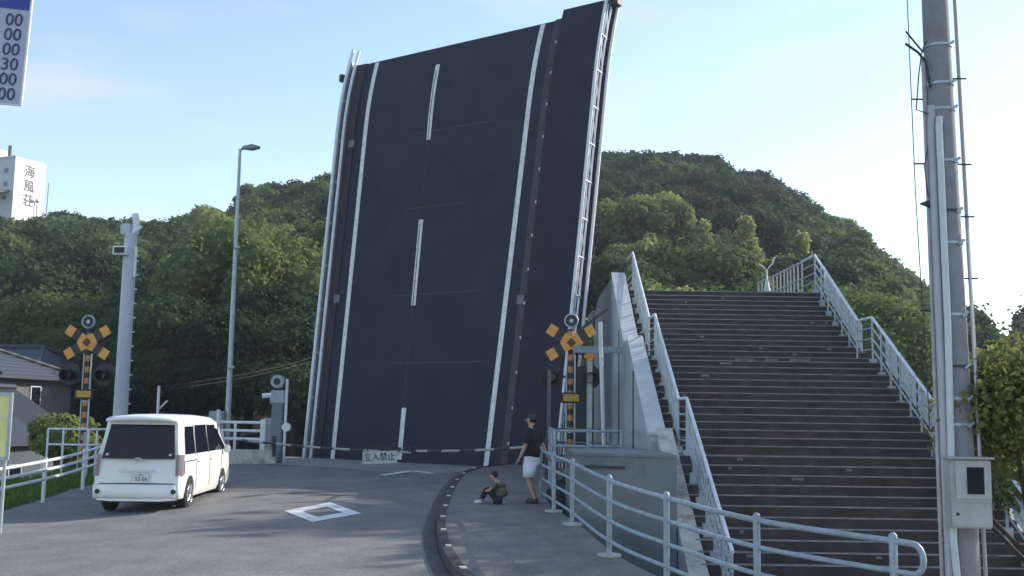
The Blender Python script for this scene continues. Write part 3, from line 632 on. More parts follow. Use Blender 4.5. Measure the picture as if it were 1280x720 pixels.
# roadside fence at left
lf = thing('roadside_railing', (-10.1, 22, 0), 'pale three rail pipe railing along the grass verge at the left roadside', 'railing')
lp_ = [(-13.1, 10), (-11.2, 15), (-10.35, 18.2), (-9.98, 20.4), (-9.95, 22.6), (-10.05, 24.9), (-10.15, 27), (-9.9, 29), (-9.6, 30.5)]
sp = smooth(lp_, 4)
for h in (.88, .69, .50): MB().tube([(p.x, p.y, zr(p.x, p.y) + h) for p in sp], .035, 8).build('rail', WHITEP, lf, True)
for a, b in lp_: z = zr(a, b); MB().tube([(a, b, z - .1), (a, b, z + .95)], .042, 10).build('post', WHITEP, lf, True)
fr = thing('verge_frame_rail', (-11.6, 26.5, 0), 'small white rectangular pipe frame around the foot of the left crossing signal', 'railing')
for h in (1.5, 1.1): MB().tube([(-12.0, 27.3, h - .1), (-10.75, 27.3, h - .1), (-10.75, 28.4, h - .1)], .028, 8).build('rail', WHITEP, fr, True)
for a, b in ((-12.0, 27.3), (-11.6, 27.3), (-10.95, 27.3), (-10.75, 27.35), (-10.75, 28.4)): MB().tube([(a, b, -.2), (a, b, 1.4)], .03, 8).build('post', WHITEP, fr, True)

# ================================================================== POLES
tm = thing('steel_mast', (-11.35, 30.5, -.5), 'tall thick pale grey mast with climbing bolts and cameras behind the white van', 'mast')
MB().tube([(0, 0, 0), (.02, 0, 7.6)], [.215, .185], 24).build('shaft', mat('mast_paint', (.47, .49, .55), rough=.45, var=.05, dirt=(.40, .42, .48)), tm)
for k in range(15):
    MB().tube([(.2, -.02, .9 + k * .42), (.29, -.02, .9 + k * .42)], .022, 6).build('step_bolt', WHITEP, tm)
MB().box((-.16, -.2, 7.05), (.42, .34, .26), bev=.02).build('camera_housing', WHITEP, tm); MB().box((-.16, -.375, 7.05), (.30, .02, .17)).build('camera_window', BLACK, tm)
MB().box((-.10, 0, 7.72), (.34, .3, .34), bev=.04).build('lamp_unit', STEEL, tm)
MB().tube([(.12, 0, 7.6), (.16, 0, 7.95), (.1, 0, 8.2)], [.12, .10, .09], 10).build('beacon', WHITEP, tm)
MB().tube([(.1, -.1, 7.6), (.35, -.1, 7.8)], .05, 8).tube([(.22, -.1, 6.3), (.22, -.1, 7.2)], .05, 8).build('bracket', WHITEP, tm)
sl_ = thing('street_lamp', (-9.05, 33.6, .1), 'tall slender street lamp with short arm between the van and the raised leaf', 'street lamp')
MB().tube([(0, 0, 0), (0, 0, 3), (0, 0, 10.4)], [.10, .085, .05], 12).build('pole', STEEL, sl_)
MB().tube([(0, 0, 10.35), (.1, 0, 10.44), (.2, 0, 10.46)], .045, 8).build('arm', STEEL, sl_)
MB().loft([[(.08, -.06, 10.40), (.08, .06, 10.40), (.08, .06, 10.49), (.08, -.06, 10.49)], [(.4, -.12, 10.38), (.4, .12, 10.38), (.4, .10, 10.56), (.4, -.10, 10.56)], [(.66, -.05, 10.43), (.66, .05, 10.43), (.66, .04, 10.50), (.66, -.04, 10.50)]]).build('lamp_head', mat('lamp_grey', (.22, .24, .26), rough=.5), sl_)
for zz_ in (3.2, 7.1): MB().tube([(-.02, -.12, zz_), (.16, -.12, zz_)], .045, 8).build('clamp', STEEL, sl_)
sp_ = thing('wire_post', (-10.9, 32.4, .2), 'short white post with angled brace carrying cables above the van roof', 'post')
MB().tube([(0, 0, 0), (0, 0, 2.45)], .045, 8).build('shaft', WHITEP, sp_); MB().tube([(0, 0, 1.7), (.28, 0, 2.0)], .03, 8).build('brace', WHITEP, sp_)
wi = MB()
for dz in (0, .12): wi.tube([(-10.9 + 5.3 * k / 8, 32.4 + 8 * k / 8, 2.5 + dz + 2.1 * (k / 8) - .25 * math.sin(k / 8 * math.pi)) for k in range(9)], .010, 5)
wi.top('overhead_cable', BLACK, (-10.9, 32.4, 2.5), 'pair of thin dark cables rising from the short white post to the right', 'cable')

up_ = thing('utility_pole', (4.93, 11.5, -1.5), 'thick grey concrete utility pole with conduits and steel bands at the right', 'utility pole')
def tube_part(name, pts, r, m, n=10): return MB().tube(pts, r, n).build(name, m, up_)
tube_part('shaft', [(0, 0, 0), (-.05, 0, 4), (-.12, 0, 9.5)], [.19, .17, .135], POLEC, 28)
def px(z): return -.12 * z / 9.5
def rz_(z): return .19 - .055 * z / 9.5
for z in (1.45, 2.35, 3.0, 3.42, 3.70, 4.05, 4.62, 5.42, 5.78, 6.35, 6.95, 7.25, 7.7):
    tube_part('steel_band', [(px(z), 0, z), (px(z), 0, z + .028)], rz_(z) + .012, STEEL if z not in (4.05, 5.78) else DARK, 24)
    tube_part('band_clamp', [(px(z) + .06, -rz_(z) - .01, z - .012), (px(z) + .13, -rz_(z) + .005, z + .04)], .018, STEEL, 6)
tube_part('conduit', [(-.215, -.12, 0), (-.215, -.12, 2), (-.235, -.1, 6.6), (-.22, -.08, 7.0)], .045, PVC)
tube_part('conduit', [(-.09, -.21, 0), (-.13, -.21, 1.2), (-.19, -.19, 2.2), (-.165, -.18, 4.5), (-.18, -.17, 6.75), (-.16, -.15, 6.85)], .038, PVCW)
tube_part('conduit', [(-.245, -.02, 0), (-.26, 0, 7.6)], .026, mat('pink_grey', (.42, .38, .40), rough=.5))
tube_part('conduit', [(.235, .02, 1.5), (.205, .02, 4), (.115, .02, 9.5)], .022, PVC)
tube_part('ground_wire', [(.17, -.08, 2.6), (.14, -.08, 5.6)], .012, PVCW, 6)
tube_part('conduit', [(.10, -.2, 0), (.13, -.2, 1.75)], .06, mat('conduit_white', (.62, .60, .55), rough=.5))
tube_part('conduit', [(.22, -.16, 1.3), (.2, -.16, 1.8)], .03, MATS['conduit_white'])
tube_part('conduit', [(.0, -.215, 0), (.03, -.215, 1.75)], .022, DARK)
for z, sd_ in ((3.95, 1), (4.68, -1), (5.05, 1), (5.75, 1), (6.35, -1), (6.35, 1), (7.1, -1), (7.35, 1)):
    x0 = px(z); tube_part('step_bolt', [(x0 + sd_ * rz_(z) * .8, 0, z), (x0 + sd_ * (rz_(z) + .17), 0, z)], .010, DARK, 6)
for z in (5.88,): 
    mb = MB(); mb.tube([(px(z) - rz_(z) - .14, -.05, z), (px(z) - rz_(z), -.05, z)], [.01, .06], 8); mb.build('wire_clamp', DARK, up_)
mb = MB(); mb.tube([(-.45, -.05, 9.0), (-.42, -.05, 6.0), (-.34, -.03, 3.4)], .006, 5); mb.build('guy_wire', DARK, up_)
mb = MB(); mb.tube([(-.26, -.1, 7.75), (-.32, -.1, 7.6), (-.36, -.1, 7.35), (-.4, -.1, 6.95), (-.27, -.1, 6.9)], .008, 5); mb.tube([(-.5, -.1, 7.72), (-.36, -.1, 7.62), (-.28, -.12, 7.5), (-.24, -.12, 7.2)], .014, 6); mb.tube([(-.45, 0, 7.9), (-.3, -.1, 7.62)], .012, 6); mb.build('cable_loop', BLACK, up_)
mb = MB(); mb.tube([(-.26, -.08, 6.6), (-.33, -.1, 6.3), (-.3, -.1, 5.95)], .007, 5); mb.build('cable_loop', DARK, up_)
mx_ = thing('meter_box', (4.87, 11.22, .86), 'grey electric meter box with dark square window strapped to the utility pole', 'meter box', rz=R(-8))
MB().box((0, 0, .35), (.43, .22, .72), bev=.015).build('casing', BOXG, mx_)
MB().box((.03, -.117, .50), (.36, .012, .40), bev=.004).build('cover', mat('cover_grey', (.40, .41, .40), rough=.45), mx_)
MB().box((.05, -.127, .49), (.17, .01, .28)).build('window', GLASS, mx_)
MB().box((0, -.118, .13), (.40, .01, .24), bev=.004).build('lower_cover', MATS['cover_grey'], mx_)
MB().disc((-.14, -.127, .14), (0, 1, 0), .018, .012, 12).build('latch', DARK, mx_)
MB().box((0, -.02, .725), (.47, .30, .02)).build('rain_hood', BOXG, mx_)

# ================================================================== SIGNS
ts = thing('timetable_board', (-6.9, 12.0, -.3), 'blue topped white timetable board with dark clock figures at the upper left', 'sign')
bt = Matrix.Rotation(R(-4), 3, 'Y')
ts2 = MB(); ts2.prism([(-7.3, 12, 5.66), (-5.50, 12, 5.54), (-5.46, 12, 6.90), (-7.2, 12, 7.07)], (0, .04, 0)); ts2.build('board', mat('board_white', (.42, .45, .56), rough=.6, var=.05), ts, True)
ts3 = MB(); ts3.prism([(-7.22, 11.99, 6.87), (-5.475, 11.99, 6.70), (-5.44, 11.99, 7.02), (-7.2, 11.99, 7.18)], (0, .06, 0)); ts3.build('header_band', mat('header_blue', (.02, .05, .30), rough=.5), ts, True)
MB().tube([(-5.495, 12, 5.53), (-5.445, 12, 7.0)], .017, 6).tube([(-7.3, 12, 5.65), (-5.495, 12, 5.53)], .012, 6).build('frame', WHITEP, ts, True)
for k, s_ in enumerate(('00', '00', '00', '30', '00', '00')):
    t_ = (k + .5) / 6; xr = lerp(-5.535, -5.570, t_); zz_ = lerp(6.66, 5.56, t_)
    text('figures', s_, .215, mat('figure_ink', (.03, .05, .12), rough=.6), ts, (xr + 6.9, -.006, zz_ + .3), (R(90), R(3.5), 0), .004, 'RIGHT')
MB().tube([(-6.9, 12.08, -.3), (-6.9, 12.08, 6.6)], .06, 12).build('post', STEEL, ts, True); ts.location.x -= .36
ys = thing('yellow_notice_board', (-8.75, 17.4, -.1), 'pale yellow notice board in grey frame at the far left edge by the railing', 'sign', rz=R(10))
MB().box((0, 0, 1.75), (.80, .03, 1.02)).build('panel', mat('notice_yellow', (.85, .76, .26), rough=.6, var=.12, scale=4, dirt=(.66, .66, .5), dscale=3), ys)
fm = MB(); fm.box((0, -.01, 2.28), (.9, .06, .05)).box((0, -.01, 1.22), (.9, .06, .05)).box((.43, -.01, 1.75), (.05, .06, 1.01)).box((-.43, -.01, 1.75), (.05, .06, 1.01)); fm.build('frame', STEEL, ys)
for sx in (-.38, .38): MB().tube([(sx, .05, 0), (sx, .05, 2.25)], .03, 8).build('leg', STEEL, ys)

# ================================================================== HOUSES AND HOTEL
TILE = stripemat('roof_tile', (.025, .03, .036), (.075, .08, .095), .34, .5, 'X')
SLATE = mat('slate_roof', (.032, .040, .052), rough=.6, var=.12, scale=2)
DKROOF = mat('dark_roof', (.014, .018, .026), rough=.6, var=.2, scale=2)
PLAS = mat('grey_plaster', (.12, .12, .12), rough=.9, var=.12, scale=1)
PLASB = mat('blue_grey_plaster', (.08, .095, .11), rough=.9, var=.1, scale=1)
def house(loc, label, w_, d_, h_, rise, mwall, mroof, rz, wins, over=.5, hip=0):
    h0 = thing('house', loc, label, 'house', 'houses beside the left verge', rz)
    MB().box((0, 0, h_ / 2), (w_, d_, h_)).prism([(-w_ / 2 + hip, -d_ / 2, h_), (-w_ / 2 + hip, d_ / 2, h_), (-w_ / 2 + hip, 0, h_ + rise)], (w_ - 2 * hip, 0, 0)).build('wall', mwall, h0)
    ro = MB(); W2 = w_ / 2 + over; D2 = d_ / 2 + over; e_ = rise * over / (d_ / 2)
    if hip:
        xr = w_ / 2 - hip; lo = h_ - e_ + .02; A_ = [(-W2, -D2, lo), (W2, -D2, lo), (W2, D2, lo), (-W2, D2, lo)]; T_ = [(-W2, -D2, lo + .13), (W2, -D2, lo + .13), (W2, D2, lo + .13), (-W2, D2, lo + .13), (-xr, 0, h_ + rise + .16), (xr, 0, h_ + rise + .16)]
        ro.add(A_ + T_, [(0, 3, 2, 1), (0, 1, 5, 4), (1, 2, 6, 5), (2, 3, 7, 6), (3, 0, 4, 7), (4, 5, 9, 8), (5, 6, 9), (6, 7, 8, 9), (7, 4, 8)])
        for a_ in ((-W2, -D2), (W2, -D2), (W2, D2), (-W2, D2)): ro.tube([(a_[0], a_[1], lo + .18), (math.copysign(xr, a_[0]), 0, h_ + rise + .2)], .10, 8)
        W2 = xr
    else:
      for sg_ in (-1, 1): ro.prism([(-W2, sg_ * D2, h_ - e_), (-W2, 0, h_ + rise + .02), (-W2, 0, h_ + rise + .17), (-W2, sg_ * D2, h_ - e_ + .14)], (2 * W2, 0, 0))
    ro.tube([(-W2, 0, h_ + rise + .2), (W2, 0, h_ + rise + .2)], .13, 8)
    r_ = ro.build('roof', mroof, h0)
    for (x, z, ww, hh, face) in wins:
        if face == 'f': c_ = (x, -d_ / 2 - .03, z); dm = (ww, .05, hh); dg_ = (ww - .12, .03, hh - .12); cg = (x, -d_ / 2 - .05, z)
        else: c_ = (w_ / 2 + .03, x, z); dm = (.05, ww, hh); dg_ = (.03, ww - .12, hh - .12); cg = (w_ / 2 + .05, x, z)
        f_ = MB().box(c_, dm).build('window', WHITEP if face == 's' else STEEL, h0); MB().box(cg, dg_).build('pane', GLASS, f_)
    return h0
house((-24.0, 46, -1.6), 'old house with dark ribbed tile roof at the far left', 6.5, 6, 4.85, 1.0, PLAS, TILE, R(-6), [(2.2, 3.7, .5, 1.3, 'f'), (.6, 3.7, 1.2, .9, 'f'), (0, 3.8, .8, 1.3, 's')], hip=2.0)
house((-27.6, 55, -1.6), 'house with plain slate grey roof behind the ribbed tile house', 8.4, 6.5, 5.3, 1.15, PLASB, SLATE, R(-4), [(1, 3.8, 1.6, 1.0, 'f'), (0, 4, 1.4, 1.2, 's')], hip=1.2)
house((-20.1, 38.4, -1.6), 'low annex house with dark sloping roof below the ribbed tile house', 5.4, 4.2, 2.85, 1.25, PLAS, DKROOF, R(82), [(0, 1.6, 1.2, .9, 'f'), (.9, 1.7, .6, .9, 's')], .35)
house((-18.3, 34.4, -1.6), 'small shed with sloping slate roof nearest the left railing', 4.4, 3.6, 2.4, .85, PLASB, SLATE, R(80), [(.8, 1.3, .7, .7, 'f'), (0.6, 1.6, .7, .7, 's')], .3)

ho = thing('hotel_building', (-121, 240, 37.2), 'white hotel block with vertical lettering on the hilltop at upper left', 'building', rz=R(-24))
HW = mat('hotel_white', (.78, .77, .74), rough=.8, var=.03); HG = mat('hotel_shade', (.42, .47, .50), rough=.8, var=.04)  # hotel_shade puts the shaded side of the white block into a blue-grey colour
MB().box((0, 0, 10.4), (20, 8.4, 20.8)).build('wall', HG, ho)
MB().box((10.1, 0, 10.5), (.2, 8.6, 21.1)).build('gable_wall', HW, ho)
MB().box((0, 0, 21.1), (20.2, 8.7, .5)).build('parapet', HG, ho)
for i in range(4):
    for j in range(3):
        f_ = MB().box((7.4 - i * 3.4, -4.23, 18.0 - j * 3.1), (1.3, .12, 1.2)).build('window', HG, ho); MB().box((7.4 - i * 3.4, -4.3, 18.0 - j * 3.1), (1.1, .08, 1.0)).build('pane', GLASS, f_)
for k, ch in enumerate('海風荘'): text('lettering', ch, 3.0, mat('letter_brown', (.16, .12, .09), rough=.7), ho, (10.24, -.2, 18.2 - k * 3.4), (R(90), 0, R(90)), .04)
MB().tube([(6.6, -3, 21), (6.6, -3, 24.2)], .4, 8).build('chimney', mat('chim', (.10, .09, .09)), ho)
MB().box((1.5, -2, 22.4), (5, 3, 2.2)).build('rooftop_tank', HW, ho)
MB().prism([(-13, -11, 13.2), (9, -11, 11.3), (9, -4.3, 13.0), (-13, -4.3, 15.0)], (0, 0, .4)).build('awning_roof', mat('red_brown_roof', (.20, .09, .07), rough=.8), ho)

def hilltop_lamp():
    h_ = thing('hilltop_lamp', (-87, 186, 30), 'white twin globe lamp just below the hotel', 'street lamp')
    MB().tube([(0, 0, 0), (0, 0, 8.7)], .09, 8).build('pole', STEEL, h_)
    for sx in (-.5, .5):
        b_ = bmesh.new(); bmesh.ops.create_uvsphere(b_, u_segments=12, v_segments=8, radius=.42); me = bpy.data.meshes.new('globe'); b_.to_mesh(me); b_.free(); o = meshobj('globe', me, WHITEP, h_); o.location = (sx, 0, 8.9)
hilltop_lamp()
MB().tube([(-83.9, 184, 28), (-83.7, 184, 41.8)], .12, 8).top('flagpole', STEEL, (-83.9, 184, 28), 'thin pale pole standing in front of the white hotel wall', 'pole')
MB().tube([(-84.6, 182, 28), (-84.6, 182, 37.4)], .14, 8).top('flagpole', WHITEP, (-84.6, 182, 28), 'short white pole left of the thin pole under the hotel', 'pole')

# ================================================================== FOLIAGE
def crown_arrays(seed, lobes, leaves, size, rx, ry, rz2, zc, pointy=False, wisp=0):
    rg = np.random.RandomState(seed)
    d = rg.normal(size=(lobes, 3)); d /= np.linalg.norm(d, axis=1)[:, None]; d[:, 2] = np.where(d[:, 2] < -.35, -d[:, 2], d[:, 2])
    C = d * np.array([rx, ry, rz2]) * rg.uniform(.45, .80, (lobes, 1)); lr = rg.uniform(.26, .44, lobes) * rx
    C = np.vstack([C, [[0, 0, 0]]]); lr = np.append(lr, rx * .55)
    if pointy:
        C[:, 2] = np.linspace(-rz2, rz2, len(C)); sc = (1 - (C[:, 2] / rz2 * .5 + .5)) * .85 + .15; C[:, 0] *= sc; C[:, 1] *= sc; lr = rx * (.25 + .4 * sc)
    k = rg.choice(len(C), leaves, p=(lr ** 2) / (lr ** 2).sum())
    n = rg.normal(size=(leaves, 3)); n /= np.linalg.norm(n, axis=1)[:, None]
    rad = rg.uniform(.72, 1.06, leaves) + (rg.rand(leaves) < .08) * rg.uniform(0, .22 + wisp, leaves)
    p = C[k] + n * (lr[k] * rad)[:, None] * np.array([1, 1, .85]); p[:, 2] += zc
    nn = n * .9 + rg.normal(size=(leaves, 3)) * .55 + np.array([0, 0, .35]); nn /= np.linalg.norm(nn, axis=1)[:, None]
    a = np.cross(nn, rg.normal(size=(leaves, 3))); a /= np.linalg.norm(a, axis=1)[:, None]; b = np.cross(nn, a)
    s = (size * rg.uniform(.6, 1.35, leaves))[:, None]
    q = np.stack([p - a * s * .5 - b * s * .15, p + b * s * -.55, p + a * s * .55 + b * s * .1, p + b * s * .6], 1)
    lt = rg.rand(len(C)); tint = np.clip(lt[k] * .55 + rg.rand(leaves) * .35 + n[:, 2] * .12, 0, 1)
    return q.reshape(-1, 3), tint, C + np.array([0, 0, zc]), lr
ICO = None
def ico():
    global ICO
    if ICO is None:
        b = bmesh.new(); bmesh.ops.create_icosphere(b, subdivisions=2, radius=1); b.verts.index_update(); ICO = (np.array([v.co for v in b.verts]), np.array([[v.index for v in f.verts] for f in b.faces])); b.free()
    return ICO
def foliage_mesh(name, parts, m):
    """parts: list of (quads Nx3 (4 per leaf), tint, centres, radii)"""
    Q = np.concatenate([p[0] for p in parts]); T = np.concatenate([p[1] for p in parts]); iv, fi = ico()
    cores = []; cf = []; base = len(Q); ct = []
    for q, t_, C, lr in parts:
        for c_, r_ in zip(C, lr):
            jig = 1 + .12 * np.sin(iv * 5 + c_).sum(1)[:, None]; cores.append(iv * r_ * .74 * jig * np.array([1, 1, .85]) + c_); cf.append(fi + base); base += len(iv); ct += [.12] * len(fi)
    V = np.concatenate([Q] + cores); nq = len(Q) // 4; tri = np.concatenate(cf)
    me = bpy.data.meshes.new(name); me.vertices.add(len(V)); me.vertices.foreach_set('co', V.astype(np.float32).ravel())
    me.loops.add(nq * 4 + len(tri) * 3); me.loops.foreach_set('vertex_index', np.concatenate([np.arange(nq * 4), tri.ravel()]).astype(np.int32))
    me.polygons.add(nq + len(tri)); me.polygons.foreach_set('loop_start', np.concatenate([np.arange(nq) * 4, nq * 4 + np.arange(len(tri)) * 3]).astype(np.int32))
    me.polygons.foreach_set('loop_total', np.concatenate([np.full(nq, 4), np.full(len(tri), 3)]).astype(np.int32))
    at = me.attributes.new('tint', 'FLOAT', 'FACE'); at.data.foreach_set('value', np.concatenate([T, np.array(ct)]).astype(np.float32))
    me.update(calc_edges=True); me.materials.append(m); return me
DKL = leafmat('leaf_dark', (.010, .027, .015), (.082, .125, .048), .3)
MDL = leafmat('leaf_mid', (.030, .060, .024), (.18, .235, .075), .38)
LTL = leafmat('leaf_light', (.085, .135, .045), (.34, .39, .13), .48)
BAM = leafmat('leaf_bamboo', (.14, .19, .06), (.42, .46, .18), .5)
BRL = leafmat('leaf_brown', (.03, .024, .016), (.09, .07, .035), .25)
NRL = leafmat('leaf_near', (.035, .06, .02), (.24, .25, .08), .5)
PNK = leafmat('leaf_blossom', (.12, .11, .05), (.60, .50, .42), .4)
BARK = mat('bark', (.05, .04, .03), rough=.95, var=.3, scale=8, bump=.5)
def trunk_mb(h, r, seed):
    rg = random.Random(seed); m_ = MB(); m_.tube([(0, 0, -.5), (rg.uniform(-.1, .1), 0, h * .5), (rg.uniform(-.2, .2), rg.uniform(-.2, .2), h)], [r, r * .75, r * .35], 8)
    for k in range(4):
        a = rg.uniform(0, 6.28); z0 = h * rg.uniform(.4, .7); m_.tube([(0, 0, z0), (math.cos(a) * h * .15, math.sin(a) * h * .15, z0 + h * .15), (math.cos(a) * h * .27, math.sin(a) * h * .27, z0 + h * .27)], [r * .45, r * .3, r * .1], 6)
    return m_
protos = []
specs_near = [('mid', MDL, 'broadleaf_tree', 30, 4.3, 3.4), ('light', LTL, 'broadleaf_tree', 26, 3.8, 3.0), ('dark', DKL, 'evergreen_tree', 26, 4.2, 3.2)]
specs = [('dark', DKL, 'evergreen_tree', 11, 4.0, 3.0), ('mid', MDL, 'broadleaf_tree', 13, 3.9, 3.0), ('dark', DKL, 'evergreen_tree', 14, 4.4, 3.3), ('light', LTL, 'broadleaf_tree', 12, 3.3, 2.6), ('brown', BRL, 'broadleaf_tree', 12, 3.8, 2.8), ('mid', MDL, 'broadleaf_tree', 16, 4.3, 3.4), ('bamboo', BAM, 'bamboo_clump', 9, 2.1, 4.4)]
for i, (k, m_, nm, nl, rx, rz2) in enumerate(specs):
    ca = crown_arrays(100 + i, nl * 2, 7000, .30 if k != 'bamboo' else .26, rx, rx, rz2, 5.2 if k != 'bamboo' else 5.0, pointy=(k == 'bamboo'), wisp=.2 if k == 'bamboo' else 0)
    protos.append((k, nm, foliage_mesh('crown', [ca], m_), trunk_mb(4.8, .22, i).mesh('trunk'), ca, m_))
for i, (k, m_, nm, nl, rx, rz2) in enumerate(specs_near):
    ca = crown_arrays(200 + i, nl, 20000, .17, rx, rx, rz2, 5.2); protos.append((k, nm, foliage_mesh('crown', [ca], m_), trunk_mb(4.8, .22, 20 + i).mesh('trunk'), ca, m_))
for p in protos: p[3].materials.append(BARK)
LAB = {'dark': 'dark evergreen tree with dense rounded crown in the wood on the {s} hillside', 'mid': 'mid green broadleaf tree in the wood on the {s} hillside', 'light': 'pale yellow-green broadleaf tree in the wood on the {s} hillside',
       'brown': 'brownish dull-leaved tree in the wood on the {s} hillside', 'bamboo': 'tall feathery yellow-green bamboo clump on the {s} hillside'}
def put_tree(i, x, y, sc, rz=None, z=None, label=None, group=None, zsc=1):
    k, nm, cm, tm_, ca, m_ = protos[i]; side = 'left' if x < -.05 * y else 'right'
    o = bpy.data.objects.new(nm, None); scene.collection.objects.link(o); o.location = (x, y, hill(x, y) if z is None else z); o.rotation_euler = (0, 0, random.uniform(0, 6.28) if rz is None else rz); o.scale = (sc, sc, sc * zsc)
    c_ = bpy.data.objects.new('crown', cm); t_ = bpy.data.objects.new('trunk', tm_)
    for q in (c_, t_): scene.collection.objects.link(q); q.parent = o
    tag(o, label or LAB[k].format(s=side), 'bamboo' if k == 'bamboo' else 'tree', group or ('%s trees of the %s hillside wood' % (k, side))); return o
cand = []
rg = random.Random(11); y = 60
while y < 178:
    stp = 4.6 + (y - 60) * .012; x = -.62 * y - 4
    while x < .58 * y + 4:
        xx = x + rg.uniform(-1.8, 1.8); yy_ = y + rg.uniform(-1.8, 1.8); u = xx / yy_
        D = float(np.interp(u, [-.3, .1], [150, 165]))
        if yy_ < D + 9 and not (-.13 < u < .045 and rg.random() < .8): cand.append((xx, yy_))
        x += stp * 1.05
    y += stp
def kind(x, y):
    u = x / y; px_ = 640 + 1300 * u; r_ = rg.random()
    e = (hill(x, y) + 5 - 2) / y; py = 515 - 1300 * e
    if px_ > 640:
        if 810 < px_ < 1010 and 312 < py < 352 and r_ < .6: return 6
        if 280 < py and px_ < 860: return 3 if r_ < .6 else 1
        if 860 < px_ < 960 and py < 285: return 4 if r_ < .55 else 0
        if px_ > 980 and py > 270: return 1 if r_ < .5 else (5 if r_ < .8 else 2)
        return [0, 2, 5, 0, 2][int(r_ * 5)]
    if 170 < px_ < 390 and 290 < py < 400: return 3 if r_ < .35 else (1 if r_ < .7 else 5)
    if 400 < py: return 0 if r_ < .5 else 2
    if py < 300: return [1, 5, 5, 2, 4][int(r_ * 5)] if px_ < 160 else [0, 5, 2, 1][int(r_ * 4)]
    return [0, 1, 2, 5, 0, 1][int(r_ * 6)]
cand.sort(key=lambda c: c[1]); rest = []
vis = [c for c in cand if not (-.13 < c[0] / c[1] < .045)]
indiv = set(vis[:290])
for c_ in cand:
    i = kind(*c_); sc = rg.uniform(.78, 1.18) * (1 if i != 6 else .85)
    if c_ in indiv: put_tree(i, c_[0], c_[1], sc)
    else: rest.append((i, c_[0], c_[1], sc, rg.uniform(0, 6.28)))
for mi_, (mm, key) in enumerate(((DKL, (0, 2)), (MDL, (1, 5)), (LTL, (3, 6)), (BRL, (4,)))):
    parts = []
    for (i, x, y, sc, a) in rest:
        if i not in key: continue
        q, t_, C, lr = protos[i][4]; ro = np.array([[math.cos(a), -math.sin(a), 0], [math.sin(a), math.cos(a), 0], [0, 0, 1]]); of = np.array([x, y, hill(x, y)])
        sel = np.arange(len(t_)); sel = sel[rg.randint(0, 1)::2]; qq = q.reshape(-1, 4, 3)[sel]; cen = qq.mean(1, keepdims=True); qq = cen + (qq - cen) * 1.35
        parts.append(((qq.reshape(-1, 3) @ ro.T) * sc + of, np.clip(t_[sel] * .8 + (hash((i, round(x))) % 10) / 25, 0, 1), (C @ ro.T) * sc + of, lr * sc))
    if parts:
        o = meshobj('forest_canopy', foliage_mesh('forest_canopy', parts, mm), None)
        tag(o, ['far-off dark evergreen woodland canopy along the hill ridge', 'far-off mid green woodland canopy along the hill ridge', 'far-off pale green woodland canopy along the hill ridge', 'far-off brownish woodland canopy along the hill ridge'][mi_], 'woodland', kind='stuff')
# nearer trees in front of the hill foot
for i, x, y, sc, z in ((9, -13.6, 52, 1.0, -1.6), (9, -10.3, 50, .95, -1.6), (9, -17.2, 55, 1.1, -1.6), (9, -20.5, 58, 1.0, -1.6), (9, -7.0, 53, 1.0, -1.6), (9, -12.2, 57, 1.15, -1.0)):
    put_tree(i, x, y, sc, z=z, label='large dark evergreen tree at the shaded foot of the left hill behind the street lamp', group='shaded trees at the foot of the left hill')
put_tree(7, -15.5, 62, 1.35, z=1.2, label='broad sunlit tree left of the street lamp above the shaded foot of the hill')
put_tree(8, -20.0, 68, 1.2, z=2.5, label='pale leafy tree above the tall steel mast side of the left hill')
put_tree(7, -27, 62, 1.1, z=-1, label='rounded green tree above the house roofs at the left')
for k in range(15):
    pxx = 815 + k * 13.5; yb = 84 + (k * 37 % 11); xb = (pxx - 640) / 1300 * yb; zb = hill(xb, yb); top = 12.6 + (k * 29 % 7) * .45 - abs(k - 4) * .12
    put_tree(6, xb, yb, max(.75, min(1.35, (top * yb / 84 - zb) / 9.6)), label='feathery yellow-green bamboo clump in the pale stand above the stair top', group='pale bamboo stand above the stair top')
put_tree(8, 5.6, 50, .95, z=-1.0, label='bright green tree just right of the raised leaf behind the stair wall')
put_tree(8, 8.5, 56, 1.1, z=-.5, label='bright green leafy tree behind the top left of the stair')
put_tree(7, 12.5, 58, 1.1, z=-.5, label='mid green tree directly behind the stair platform')
put_tree(7, 17.5, 55, 1.1, z=-.8, label='mid green tree behind the right stair railing')
for x, y, z, sc, zs, i in ((15.2, 20.2, -1.5, .85, 1.25, 0), (22.3, 31.5, -1.5, 1.15, 1.7, 2), (20.0, 26.5, -1.5, 1.1, 1.45, 0), (18.0, 23.4, -1.5, 1.0, 1.4, 2)):  # unseen trees right of the view, added to cast shade on road and sidewalk
    put_tree(i, x, y, sc, z=z, zsc=zs, label='tall dark unseen tree beyond the stair, added to shade the road', group='unseen shade trees added right of the stair')
# near shrubs with fine leaves
def shrub(name, label, cat, loc, seed, lobes, leaves, size, rx, ry, rz2, zc, m_, tr=(1.2, .08), core=True):
    ca = crown_arrays(seed, lobes, leaves, size, rx, ry, rz2, zc, wisp=0 if core else .35)
    if not core: ca = (ca[0], ca[1], ca[2], ca[3] * .35)
    o = thing(name, loc, label, cat); c_ = meshobj('crown', foliage_mesh('crown', [ca], m_), None, o)
    t_ = trunk_mb(*tr, seed).build('trunk', BARK, o); return o
shrub('roadside_bush', 'light green bush behind the left crossing signal pole', 'bush', (-13.7, 32.5, -.9), 31, 12, 5200, .12, 1.35, 1.1, .95, 1.75, LTL)
shrub('leafy_tree', 'yellow-green tree with small leaves overhanging the right side of the utility pole', 'tree', (5.85, 11.75, -1.5), 37, 26, 17000, .055, 1.25, .85, .95, 3.35, NRL, (3.2, .07), core=False)
shrub('flowering_tree', 'pale blossoming tree cut by the right edge of the picture', 'tree', (8.45, 16.2, -1.5), 33, 12, 12000, .06, .85, .9, .75, 4.6, PNK, (3.4, .06), core=False)
